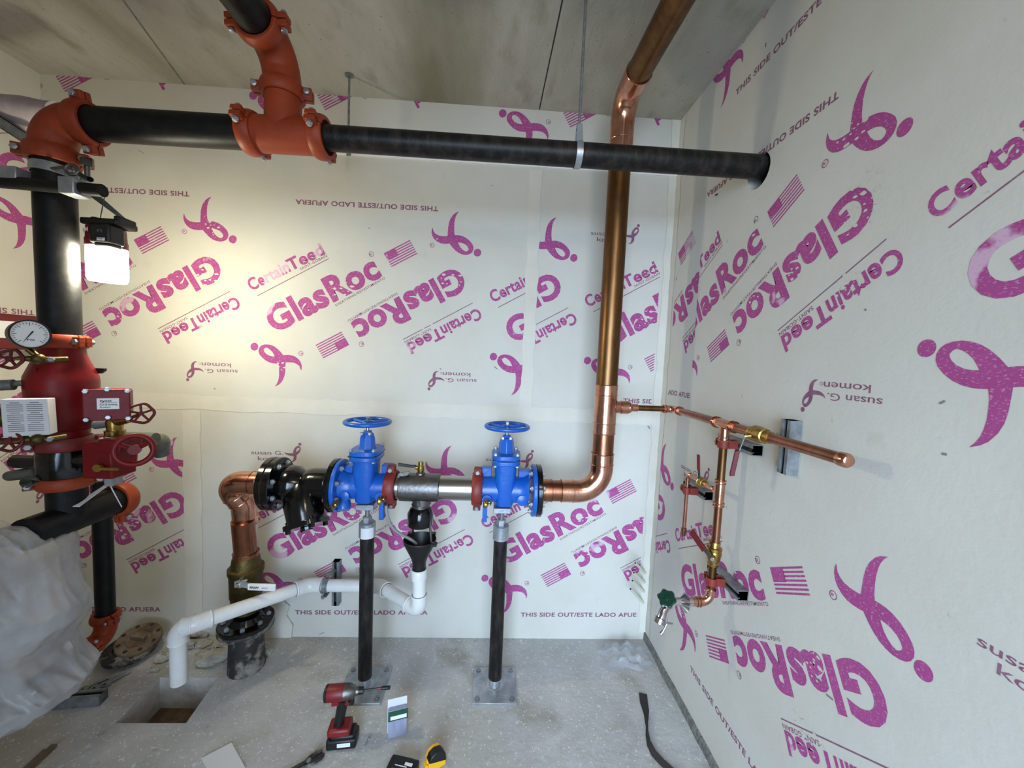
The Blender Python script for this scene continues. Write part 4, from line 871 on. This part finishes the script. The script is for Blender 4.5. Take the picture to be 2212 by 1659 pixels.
def ballvalve(c, ax, r, label, hd, hl, gripcol=None):
    "hd: side the stem stands on, hl: vector of the lever"
    c, ax, hd, hl = V(c), V(ax).normalized(), V(hd).normalized(), V(hl)
    t = thing('ball_valve', label, 'ball valve', c); k = r/.0165
    b = MB(); b.lathe(c-ax*.05*k, ax, [(0, r+.004), (.01*k, r+.006), (.014*k, r+.003), (.022*k, r+.004), (.024*k, r+.009), (.036*k, r+.010), (.05*k, r+.013), (.062*k, r+.011), (.064*k, r+.013), (.076*k, r+.013), (.078*k, r+.004), (.088*k, r+.003), (.09*k, r+.006), (.1*k, r+.005)], 12); b.cyl(c, c+hd*(r+.03*k), .009*k, n=12); b.build('valve_body', brass, t)
    s = c+hd*(r+.026*k); b = MB(); b.hexn(s, hd, .009*k, .008*k); b.build('stem_nut', chrome, t)
    u = hl.normalized(); w_ = u.cross(hd).normalized()*.0085*k; L_ = hl.length
    b = MB(); b.prism([s-u*.008*k-w_, s+u*L_*.4-w_+hd*.012*k, s+u*L_*.4+w_+hd*.012*k, s-u*.008*k+w_], hd*.003); lv = b.build('lever', steeld, t)
    b = MB(); b.prism([s+u*L_*.35-w_*1.25+hd*.010*k, s+u*L_-w_*1.3+hd*.014*k, s+u*L_+w_*1.3+hd*.014*k, s+u*L_*.35+w_*1.25+hd*.010*k], hd*.016*k); b.build('lever_grip', redw, lv, .002)
ballvalve((XW, 1.275, 1.503), ey, RS, 'brass ball valve on the wall pipe with its red lever hanging down', (-.75, .45, -.2), V((.0, .02, -.145)))
stub = pipe('copper_pipe', [V((XW, 1.235, 1.503)), V((XW, .955, 1.503))], RS, copper, 'capped copper stub pipe on the right wall in front of the upright strut', 'copper pipe', n=20)
t = MB(); t.lathe((XW, .965, 1.503), -ey, [(0, RS+.003), (.02, RS+.003), (.026, RS-.001), (.028, RS*.6)], 20); t.build('end_cap', copperb, stub)
# drop pipe
z2 = 1.225
pipe('copper_pipe', [V((XW, YD, 1.44)), V((XW, YD, z2+.04))], RS-.001, copperd, 'upper part of the copper drop pipe on the right wall', 'copper pipe', n=18)
t = MB(); t.cyl((XW, YD, z2+.055), (XW, YD, z2-.055), RS+.002, n=20); t.cyl((XW, YD, z2), (XW, YD+.045, z2), .011, n=16); bands(t, (XW, YD, z2+.04), ez, RS+.002); bands(t, (XW, YD, z2-.052), ez, RS+.002); bead(t, (XW, YD+.045, z2), ey, .012)
tag(t.build('copper_tee', copperb, None, loc=(XW, YD, z2)), 'small copper tee half way down the drop pipe', 'copper tee')
pipe('copper_pipe', [V((XW, YD, z2-.05)), V((XW, YD, 1.02))], RS-.001, copper, 'middle part of the copper drop pipe, between small tee and brass valve', 'copper pipe', n=18)
ballvalve((XW, YD+.005, .972), ez, RS, 'brass ball valve on the drop pipe with red lever pointing up left', (-.55, -.75, -.1), V((-.035, .105, .075)))
pipe('copper_pipe', [V((XW, YD+.006, .93)), V((XW, YD+.006, .80))], RS-.001, copperd, 'lower part of the copper drop pipe below the brass valve', 'copper pipe', n=18)
t = MB(); zl2 = .765; t.tube([V((XW, YD+.006, zl2+.06))]+bend((XW, YD+.006, zl2), -ez, (-1, .02, 0), .04, 10)+[V((XW-.085, YD+.006, zl2))], RS+.001, 18); bands(t, (XW-.055, YD+.006, zl2), ex, RS+.001); bead(t, (XW, YD+.006, zl2+.055), ez, RS+.002)
tag(t.build('copper_elbow', copperb, None, loc=(XW, YD, zl2)), 'small copper elbow at the bottom of the drop pipe, behind the hose bibb', 'copper elbow')
# branch with drain
pipe('copper_pipe', [V((XW, YD+.04, z2)), V((XW, YD+.10, z2))], .0095, copperb, 'thin copper branch between the drop pipe and the small brass valve', 'copper pipe', n=14)
ballvalve((XW, YD+.130, z2), ey, .0095, 'smallest brass ball valve, on the thin branch, red lever standing up', (-.6, -.3, .5), V((.0, .012, .10)))
t = MB(); zd = P(1470, 1145, x=XW).z; yd = YD+.255; t.tube([V((XW, YD+.15, z2))]+bend((XW, yd, z2), ey, -ez, .022, 8)+[V((XW, yd, zd+.02))], .0095, 14); bead(t, (XW, yd-.024, z2), ey, .0105); bead(t, (XW, yd, z2-.03), ez, .0105)
tag(t.build('copper_pipe', copperb, None, loc=(XW, yd, z2)), 'thin bent copper pipe ending in a plugged drain on the right wall', 'copper pipe')
t = MB(); t.lathe((XW, yd, zd-.012), ez, [(0, .010), (.02, .0125), (.036, .0125), (.038, .010)], 14); tag(t.build('drain_plug', copper, None, loc=(XW, yd, zd)), 'small plug on the lower end of the thin bent copper pipe', 'pipe plug')
# struts and clamps
def strut(p, q, label, open_to=(-1, 0, 0), w_=.041):
    "C channel from p to q, back on the wall"
    p, q = V(p), V(q); ax = (q-p).normalized(); o = V(open_to); s = ax.cross(o).normalized(); h = w_/2; b = MB(); th = .0025
    prof = [(-h, 0), (h, 0), (h, w_), (h*.5, w_), (h*.5, w_-.008), (h*.5-th/1, w_-.008), (h*.5-th, w_), (h-th, w_-th), (h-th, th), (-h+th, th), (-h+th, w_-th), (-h*.5+th, w_), (-h*.5+th, w_-.008), (-h*.5, w_-.008), (-h*.5, w_), (-h, w_)]
    b.prism([p+s*a+o*c for a, c in prof], q-p); return tag(b.build('strut_channel', galv, None, loc=p), label, 'strut')
XS = XR
strut((XS, 1.60, 1.425), (XS, 1.375, 1.425), 'highest level strut piece, behind the top of the drop pipe')
strut((XS, 1.86, 1.145), (XS, 1.665, 1.145), 'level strut piece behind the thin bent copper pipe near the corner')
strut((XS, 1.60, .855), (XS, 1.385, .855), 'lowest level strut piece, behind the foot of the drop pipe')
strut((XS, 1.225, 1.385), (XS, 1.225, 1.565), 'upright strut piece behind the capped copper stub pipe')
def clamp(c, r, label):
    c = V(c); t = thing('pipe_clamp', label, 'pipe clamp', c)
    b = MB(); b.arcsweep(c, ez, (-1, 0, 0), [(-.016, r), (-.016, r+.005), (.016, r+.005), (.016, r)], -2.4, 2.4, 24)
    b.box(c+V((-.0, .030, 0)), (.014, .034, .030)); b.box(c+V((.030, -.014, 0)), (.04, .006, .032)); b.box(c+V((.030, .014, 0)), (.04, .006, .032)); b.build('clamp_band', oxide2, t, .002)
    b = MB(); b.hexn(c+V((-.007, .036, 0)), -ex, .007, .006); b.build('clamp_screw', copper, t)
oxide2 = M('clamp_red', (132, 42, 30), .55, 0, (12, .35, .7), None, (112, 34, 24))
clamp((XW, YD, 1.425), RS, 'rust red pipe clamp at the top of the drop pipe')
clamp((XW, yd, 1.145), .0105, 'rust red pipe clamp on the thin bent copper pipe')
clamp((XW, YD+.006, .855), RS, 'rust red pipe clamp at the foot of the drop pipe')
# hose bibb
hx = P(1437, 1300, y=YD).x; hb = V((hx+.01, YD, zl2-.008)); t = thing('hose_bibb', 'chrome hose bibb with green wheel on the lower copper elbow', 'hose bibb', hb)
b = MB(); b.lathe((XW-.075, YD+.006, zl2), -ex, [(0, .018), (.02, .02), (.024, .034), (.032, .042), (.036, .034), (.05, .016), (.10, .015)], 24); b.ball(hb+V((.0, 0, 0)), .022, n=16); b.tube([hb, hb+V((-.022, -.012, -.022)), hb+V((-.034, -.02, -.045))], .016, 14, rf=[.016, .017, .019]); b.build('bibb_body', chrome, t)
b = MB(); gd = V((-.35, -.55, .75)).normalized(); b.lathe(hb, gd, [(0, .013), (.03, .012), (.034, .016), (.044, .010)], 12); b.build('bonnet_nut', chrome, t)
b = MB(); gw = hb+gd*.060; _, wa, wb = frame(gd); rr_ = []
for dz, k in ((-.008, .9), (-.004, 1), (.004, 1), (.009, .85)):
    rr_.append([gw+gd*dz+(wa*math.cos(q)+wb*math.sin(q))*.033*k*(1+.10*math.cos(6*q)) for q in [2*math.pi*i/48 for i in range(48)]])
b.rings(rr_); b.lathe(gw+gd*.009, gd, [(0, .011), (.004, .008)], 12); b.build('handwheel', green, t)
b = MB(); b.lathe(hb+V((-.034, -.02, -.045)), (-.35, -.2, -.9), [(0, .0205), (.02, .0215), (.022, .018), (.006, .017)], 18); b.build('hose_thread', steel, t)
kx = P(1440, 1350, y=YD); t = thing('loose_key', 'small chrome loose key dangling on a wire under the hose bibb', 'loose key', kx)
b = MB(); w0 = hb+V((-.02, -.01, -.03)); pts = [w0.lerp(kx, f)+V((math.sin(f*3.1)*.010, 0, 0)) for f in (0, .2, .4, .6, .8, 1)]; b.tube(pts, .0011, 6); b.build('wire', chrome, t)
b = MB(); b.cyl(kx+V((-.014, 0, .01)), kx+V((.026, .004, .002)), .0045, n=10); b.cyl(kx+V((0, 0, .004)), kx+V((-.018, -.006, -.026)), .005, n=10); b.cyl(kx+V((-.016, -.006, -.022)), kx+V((-.026, -.008, -.032)), .008, n=12); b.build('key_stem', chrome, t)
# plastic tubes out of the back corner
for k, (tip, base, lab) in enumerate((((1372, 1216), (1397, 1238), 'topmost of the four cream plastic tubes near the corner'), ((1369, 1237), (1400, 1258), 'second from top of the four cream plastic tubes near the corner'), ((1366, 1254), (1402, 1278), 'third from top of the four cream plastic tubes near the corner'), ((1362, 1272), (1397, 1302), 'lowest of the four cream plastic tubes near the corner'))):
    a, c = P(tip[0], tip[1], y=2.12), P(base[0], base[1], y=2.262); c.x = min(c.x, XR-.03)
    t = thing('plastic_tube', lab, 'plastic tube', c, 'cream tubes in the corner'); d = (a-c).normalized()
    b = MB(); b.pipe_end(c, a, .0075, .0055, 16); b.build('tube', tubem, t)
    b = MB(); b.cyl(a-d*.012, a-d*.004, .0054, n=14); b.build('bore_plug', dark, t)
# ------------------------------------------------------------------ white drain piping
yh, zh = 2.14, P(740, 1265, y=2.14).z; RV = .0335
A = V((xs, YV, zl-.01)); Bc = V((xs+.006, YV, P(904, 1318, y=YV).z)); Cc = V((P(822, 1266, y=yh).x, yh, zh)); Dc = V((P(668, 1266, y=yh).x, yh, zh)); Ec = P(425, 1346, y=1.79); Fc = V((P(386, 1345, y=1.77).x-.005, 1.77, Ec.z-.012))
def ring(b, p, d): b.torus(p, d, RV+.0015, .0022, 28, 6)
def socket(b, p, d, l=.05): d = V(d).normalized(); b.lathe(V(p)-d*l, d, [(0, RV+.0065), (l-.004, RV+.0065), (l, RV+.004)], 28)
def fitting(name, c, din, dout, R, leg, label):
    t = thing(name, label, 'pvc fitting', c); din, dout = V(din).normalized(), V(dout).normalized(); c = V(c); k = R*math.tan(din.angle(dout)/2)
    b = MB(); b.tube([c-din*(k+leg)]+bend(c, din, dout, R, 10)+[c+dout*(k+leg)], RV+.006, 28); b.build('elbow_body', pvc, t)
    for p, d in ((c-din*(k+leg), din), (c+dout*(k+leg), dout)):
        b = MB(); b.torus(p+d*(-.0045 if d is din else .0045), d, RV+.0008, .0016, 28, 6); b.build('joint_line', dark, t)
        b = MB(); b.torus(p, d, RV+.0035, .0052, 28, 8); b.build('socket_rim', pvc, t)
    return c-din*(k+leg*.4), c+dout*(k+leg*.4)
d1 = (Bc-A).normalized(); d2 = (Cc-Bc).normalized(); d3 = V((-1, 0, 0)); d4 = (Ec-Dc).normalized(); d5 = (Fc-Ec).normalized()
b1, b2 = fitting('pvc_elbow', Bc, d1, d2, .05, .03, 'white elbow under the black funnel')
c1_, c2_ = fitting('pvc_elbow', Cc, d2, d3, .06, .03, 'white elbow just right of the left support post')
d1_, d2_ = fitting('pvc_elbow', Dc, d3, d4, .08, .035, 'white bend left of the wall bracket, starting the long slope')
e1_, e2_ = fitting('pvc_elbow', Ec, d4, d5, .06, .035, 'white bend at the lower end of the long slope')
f1_, f2_ = fitting('pvc_elbow', Fc, d5, (0.0, .02, -1), .05, .02, 'white elbow turning the drain down into the floor pit')
for a, c, lab in ((A+V((0, 0, .0)), b1, 'upright white pipe below the black funnel'), (b2, c1_, 'slanting white pipe from the funnel elbow back to the wall'), (c2_, d1_, 'level white pipe along the wall behind the left support post'), (d2_, e1_, 'long sloping white pipe in front of the bronze ball valve'), (f2_, V((f2_.x-.004, f2_.y+.006, P(383, 1474, y=1.775).z)), 'white pipe dropping into the floor pit')):
    b = MB(); b.cyl(a, c, RV, n=28); ax = c-a
    tag(b.build('pvc_pipe', pvc, None, loc=a), lab, 'pvc pipe')
t = MB(); socket(t, A+V((0, 0, .002)), ez, .05); t.torus(A+V((0, 0, .002)), ez, RV+.004, .004); tag(t.build('pvc_coupling', pvc, None, loc=A), 'white socket ring joining the black funnel to its upright white pipe', 'pvc fitting')
bx_ = P(693, 1262, y=yh).x; zt3, zb3 = P(695, 1212, y=D-.03).z, P(693, 1306, y=D-.03).z
strut((bx_+.045, D, zb3), (bx_+.045, D, zt3), 'short upright strut on the back wall holding the white drain pipe', open_to=(0, -1, 0))
t = thing('strut_clamp', 'grey steel clamp strap over the level white drain pipe', 'pipe clamp', (bx_+.03, yh, zh))
b = MB(); b.arcsweep((bx_+.03, yh, zh), ex, (0, -.2, 1), [(-.015, RV+.001), (-.015, RV+.004), (.015, RV+.004), (.015, RV+.001)], -.3, 3.6, 26); b.box((bx_+.04, yh+.05, zh+.044), (.03, .075, .004)); b.box((bx_+.03, yh-.01, zh-.048), (.03, .05, .004)); b.build('clamp_strap', galv, t)
b = MB(); b.bolt((bx_+.02, yh-.02, zh-.05), ez, .02, .005); b.build('clamp_bolt', zinc, t)
# ------------------------------------------------------------------ floor things
def F(px, py, z=0): return P(px, py, z=z)
# rusty blind flanges
p0 = F(285, 1420); p0.z = 0
def disc(c, ax, R, label, mat, hub):
    t = thing('pipe_flange', label, 'flange', c)
    b = MB(); _, a, e = frame(ax); ax = V(ax).normalized(); c = V(c)
    b.lathe(c, ax, [(0, R), (.022, R), (.026, R-.004), (.027, R*.66), (.030, R*.62), (.018, R*.5), (.018, .001)], 40); b.build('flange_disc', mat, t)
    if not hub: b = MB(); b.cyl((c.x, c.y, 0), (c.x, c.y, c.z+.006), R*.66, n=28); b.build('hub', mat, t)
    if hub: b = MB(); Rm_ = Matrix((a, e, ax)).transposed(); b.box(c+ax*.030, (.075, .026, .036), Rm_); b.build('lug', mat, t, .003)
    for k in range(8):
        q = 2*math.pi*k/8; p = c+(a*math.cos(q)+e*math.sin(q))*R*.82; b = MB(); b.cyl(p+ax*.0255, p+ax*.0272, .010, n=12); b.build('bolt_hole', dark, t)
disc((p0.x-.012, p0.y+.005, .036), (.05, -.10, 1), .116, 'lower rusty flange disc with a short hub, on the floor left of the pit', castd, False)
disc((p0.x+.018, p0.y+.025, .074), (.16, -.26, 1), .098, 'upper rusty flange disc with a lug, tilted on the lower one', rust, True)
def lump(c, r, sc, mat, name, label, cat, seed, group=None):
    rr = random.Random(seed); b = MB(); b.ball(V(c)+V((0, 0, r*sc[2]*.75)), r, sc, 12, 8)
    for v in b.bm.verts: v.co += V((rr.uniform(-1, 1), rr.uniform(-1, 1), rr.uniform(-.6, .6)))*r*.22
    return tag(b.build(name, mat, None, 0, 20, loc=c), label, cat, group)
for k, (q, r, sc, lab) in enumerate((((395, 1400), .045, (1.5, .8, .55), 'curled plaster scrap behind the white drain pipe'), ((430, 1372), .05, (1.5, .7, .4), 'flat plaster scrap nearest the back wall'), ((350, 1425), .04, (1.2, .7, .5), 'plaster scrap against the rusty flange discs'), ((465, 1425), .075, (1.25, 1, .55), 'heap of crumbled plaster left of the iron floor stub'), ((440, 1395), .035, (1.3, 1, .4), 'small plaster scrap between white pipe and iron stub'), ((575, 1415), .032, (1, .8, .7), 'pale broken lump right of the iron floor stub'), ((330, 1450), .02, (1.8, .6, .5), 'sliver of plaster between flange discs and pit'))):
    p = F(*q); p.z = 0; lump(p, r, sc, debris, 'plaster_scrap', lab, 'debris', k, 'plaster scraps round the pit')
t = MB(); r_ = random.Random(8); q0 = F(605, 1385); q0.z = 0
pts = [V((q0.x+a, D-.012+r_.uniform(-.004, .004), c)) for a, c in ((-.10, .0), (.05, .0), (.06, .08), (.02, .14), (.04, .2), (-.03, .26), (-.06, .18), (-.1, .14))]
t.prism(pts, (0, .008, 0)); tag(t.build('torn_paper', tape, None, loc=pts[0]), 'torn board paper at the foot of the back wall beside the black flange', 'torn paper')
for k, (a, c, lab) in enumerate((((180, 1490), (235, 1463), 'leftmost threaded eye bolt on the floor below the flange discs'), ((205, 1487), (252, 1462), 'middle eye bolt on the floor below the flange discs'), ((228, 1478), (282, 1450), 'longest eye bolt on the floor, nearest the pit'))):
    a, c = F(*a, .009), F(*c, .009); t = thing('eye_bolt', lab, 'bolt', a, 'bolts by the flange discs')
    b = MB(); b.cyl(a, c, .0075, n=12); b.build('shank', galv, t)
    b = MB(); b.torus(a, ez, .016, .007, 20, 8); b.build('eye', galv, t)
a, c = F(100, 1532), F(215, 1524); a.z = c.z = 0
strut(a+V((-.12, 0, 0)), c+V((0, .02, 0)), 'dark strut channel lying on the floor under the plastic sheet', open_to=(0, 0, 1), w_=.05)
t = MB(); a, c = F(118, 1607, .012), F(30, 1690, .012); d = (c-a).normalized(); k = V((-d.y, d.x, 0))*.012; t.prism([a-k, c-k, c+k, a+k], (0, 0, -.011)); t.prism([a-k*2+d*.02, c-k*2, c-k, a-k+d*.02], (0, 0, -.008)); tag(t.build('iron_bar', rust, None, loc=c), 'dark rusty bar lying on the floor in the lower left corner', 'iron bar')
t = MB(); pts = [F(435, 1641), F(500, 1607), F(530, 1662), F(470, 1700)]
t.prism([V((p.x, p.y, .001)) for p in pts], (0, 0, .006)); tag(t.build('board_offcut', white, None, loc=(pts[0].x, pts[0].y, 0)), 'white board offcut on the floor at the bottom edge', 'offcut')
# clear film in the corner
t = MB(); r_ = random.Random(12); c0 = F(1352, 1418); n_ = 26; g = []
for i in range(n_):
    row = []
    for j in range(n_):
        u, v = i/(n_-1)*2-1, j/(n_-1)*2-1; h_ = max(0, 1-u*u*.9-v*v*.9)
        row.append(V((c0.x+u*.15*(1+.15*math.sin(7*v)), c0.y+v*.10*(1+.15*math.sin(6*u)), .004+.07*h_*(.5+.5*math.sin(9*u+4*v)*math.sin(8*v-3*u))+r_.uniform(0, .012)*h_)))
    g.append(row)
t.rings(g, close=False, cap=False); tag(t.build('plastic_wrapper', clear, None, 0, 30, loc=(c0.x, c0.y, 0)), 'crumpled clear plastic wrapper on the floor in the right corner', 'plastic wrapper')
# dark webbing strap
t = MB(); cl = [((1389, 1500), .0, 1.25), ((1391, 1520), .03, 1.2), ((1396, 1545), .6, 1), ((1397, 1572), 1.0, .8), ((1397, 1592), 1.0, .9), ((1401, 1612), .8, .8), ((1412, 1632), .4, .85), ((1428, 1648), .2, .9), ((1450, 1668), .1, 1), ((1480, 1690), .1, 1)]
top, bot = [], []
for i, (q, tw, wd_) in enumerate(cl):
    p = F(*q); nx = F(*cl[min(i+1, len(cl)-1)][0]); pv = F(*cl[max(i-1, 0)][0]); d = (nx-pv); d.z = 0; d.normalize(); s_ = V((-d.y, d.x, 0)); hw_ = .016*wd_; th = tw*1.2
    o = s_*math.cos(th)+ez*math.sin(th); base = V((p.x, p.y, .004+hw_*math.sin(th))); top.append(base+o*hw_); bot.append(base-o*hw_)
rs = [[a+ez*.0015, c+ez*.0015, c-ez*.0015, a-ez*.0015] for a, c in zip(top, bot)]
t.rings(rs); tag(t.build('webbing_strap', web, None, loc=bot[0]), 'dark twisted webbing strap on the floor by the right wall', 'strap')
# impact driver
o = F(741, 1604); o.z = 0; ux = V((.93, -.32, 0)).normalized(); ux = V((1, .10, 0)).normalized(); uy = V((-ux.y, ux.x, 0)); RO = Matrix((ux, uy, ez)).transposed()
def L(x, y, z): return o+RO @ V((x, y, z))
t = thing('impact_driver', 'red and black cordless impact driver standing on its battery by the left base plate', 'impact driver', o)
b = MB(); b.box(L(.0, 0, .024), (.125, .075, .044), RO); b.box(L(.004, 0, .052), (.10, .066, .020), RO); bat = b.build('battery', rubber, t, .008)
b = MB(); b.box(L(.012, -.0385, .026), (.055, .002, .018), RO); b.build('battery_label', whitel, bat, .002)
b = MB(); b.box(L(-.012, 0, .075), (.095, .072, .036), RO); b.build('foot', toolred, t, .010)
b = MB(); b.tube([L(-.02, 0, .07), L(-.016, 0, .11), L(-.006, 0, .17), L(.0, 0, .212)], .022, 18, rf=[.024, .021, .022, .026]); b.build('grip', rubber, t)
b = MB(); b.box(L(.035, 0, .196), (.020, .018, .036), RO); b.build('trigger', rubber, t, .005)
hz = .238; b = MB(); b.lathe(L(-.075, 0, hz), ux, [(0, .024), (.008, .032), (.012, .034), (.075, .034), (.08, .033)], 26); b.box(L(-.01, 0, hz-.03), (.07, .04, .03), RO); b.build('motor_housing', toolred, t)
b = MB(); b.lathe(L(-.078, 0, hz), ux, [(-.002, .02), (.004, .033), (.012, .0345)], 22); b.build('rear_cap', rubber, t)
b = MB(); b.lathe(L(.004, 0, hz), ux, [(0, .034), (.02, .032), (.045, .022), (.05, .017), (.06, .016)], 24); b.build('nose', steeld, t)
b = MB(); b.lathe(L(.062, 0, hz), ux, [(0, .015), (.022, .014)], 18); b.build('chuck', rubber, t)
b = MB(); b.cyl(L(.08, 0, hz), L(.185, 0, hz+.006), .0045, n=8); b.lathe(L(.16, 0, hz+.004), ux, [(0, .0045), (.003, .008), (.035, .008), (.038, .006)], 12); dr = b.build('driver_bit', rubber, t)
b = MB(); b.cyl(L(.145, 0, hz+.004), L(.158, 0, hz+.004), .0052, n=10); b.build('bit_band', toolred, dr)
# blister pack
o = F(858, 1590); o.z = 0; RO = Matrix.Rotation(.28, 3, 'Z') @ Matrix.Rotation(-.10, 3, 'X')
t = thing('blister_pack', 'clear blister pack with green card band standing on the floor', 'blister pack', o)
b = MB(); b.box(L(0, .004, .062), (.082, .022, .12), RO); b.build('clear_shell', blister, t, .003)
b = MB(); b.box(L(-.0, .022, .080), (.085, .003, .15), RO); b.build('backing_card', white, t)
b = MB(); b.box(L(.002, -.010, .100), (.086, .004, .040), RO); gb = b.build('green_band', greenp, t)
b = MB(); b.box(L(.004, -.0128, .094), (.070, .001, .016), RO); b.build('white_stripe', whitel, gb)
for k in (-1, 1): b = MB(); b.cyl(L(.018*k, .004, .02), L(.018*k, .004, .06), .005, n=10); b.build('drill_bit', steel, t)
# loose battery, tape measure, pliers, screw
o = F(868, 1680); o.z = 0; RO = Matrix.Rotation(-.22, 3, 'Z')
t = thing('battery_pack', 'red and black tool battery lying on the floor at the bottom edge', 'battery', o)
b = MB(); b.box(L(0, 0, .028), (.12, .078, .05), RO); b.box(L(0, .0, .058), (.085, .06, .014), RO); b.build('battery_case', rubber, t, .008)
b = MB(); b.box(L(-.03, -.005, .030), (.068, .080, .030), RO); b.build('red_side', toolred, t, .006)
b = MB(); b.box(L(.028, .0, .0655), (.032, .012, .001), RO); b.box(L(.0, -.012, .0655), (.05, .003, .001), RO); b.build('battery_label', whitel, t)
o = F(940, 1652); o.z = 0; RO = Matrix.Rotation(.55, 3, 'Z')
t = thing('tape_measure', 'yellow and black tape measure standing on the floor at the bottom edge', 'tape measure', o)
prof = [(-.036, 0), (.038, 0), (.040, .02), (.036, .050), (.022, .072), (-.006, .078), (-.028, .068), (-.038, .045)]
b = MB(); b.prism([L(x, -.023, z) for x, z in prof], RO @ V((0, .046, 0))); b.build('case', yellow, t, .004)
b = MB(); pr2 = [(x*1.03, z*1.03) for x, z in prof[2:]]; b.prism([L(x, -.0255, z) for x, z in pr2], RO @ V((0, .034, 0))); b.build('rubber_grip', rubber, t, .005)
b = MB(); b.box(L(-.044, -.004, .028), (.012, .03, .016), RO); b.box(L(-.030, -.004, .044), (.026, .018, .012), RO); b.build('lock_button', yellow, t, .003)
b = MB(); b.box(L(.016, .0235, .036), (.03, .001, .022), RO); b.build('side_label', dark, t)
o = F(668, 1650); o.z = 0; RO = Matrix.Rotation(.75, 3, 'Z')
t = thing('pliers', 'grey slip joint pliers at the bottom edge left of the battery', 'pliers', o)
for s_ in (-1, 1):
    b = MB(); b.prism([L(x, y*s_, .004) for x, y in ((.006, .001), (.052, .004), (.058, .014), (.042, .024), (.012, .022), (-.010, .016), (-.014, .002))], (0, 0, .012)); b.tube([L(-.008, .008*s_, .010), L(-.04, .012*s_, .010), L(-.12, .022*s_, .010)], .007, 8); b.build('jaw', castd, t, .002)
b = MB(); b.cyl(L(-.002, 0, .003), L(-.002, 0, .02), .009, n=14); b.build('pivot', galv, t)
o = F(793, 1604, .004); d = V((.15, .9, 0)).normalized()
t = MB(); t.cyl(o-d*.012, o+d*.010, .003, n=10); t.lathe(o+d*.010, d, [(0, .004), (.004, .0065), (.006, .005)], 12); tag(t.build('screw', zinc, None, loc=o), 'tiny bright screw on the floor right of the impact driver', 'screw')
# ------------------------------------------------------------------ phrases shared by repeats of one kind
PHR = {'grooved_coupling': 'grooved pipe couplings', 'pipe_elbow': 'orange pipe elbows', 'pipe_tee': 'steel pipe tees', 'steel_pipe': 'black sprinkler pipes', 'drain_pipe': 'black drain pipes', 'copper_pipe': 'copper pipes', 'copper_elbow': 'copper elbows', 'copper_tee': 'copper tees', 'ball_valve': 'quarter turn ball valves', 'pvc_pipe': 'white drain pipes', 'pvc_elbow': 'white drain bends', 'strut_channel': 'pieces of strut channel', 'pipe_clamp': 'rust red pipe clamps', 'trim_valve': 'little red wheel trim valves', 'trim_pipe': 'thin trim pipes', 'companion_flange': 'black companion flanges', 'pipe_flange': 'rusty flange discs', 'nipple': 'short pipe nipples'}
tops = [o for o in COL.objects if o.parent is None and 'category' in o]
for k, ph in PHR.items():
    same = [o for o in tops if o.name.split('.')[0] == k]
    if len(same) > 1:
        for o in same: o['group'] = ph
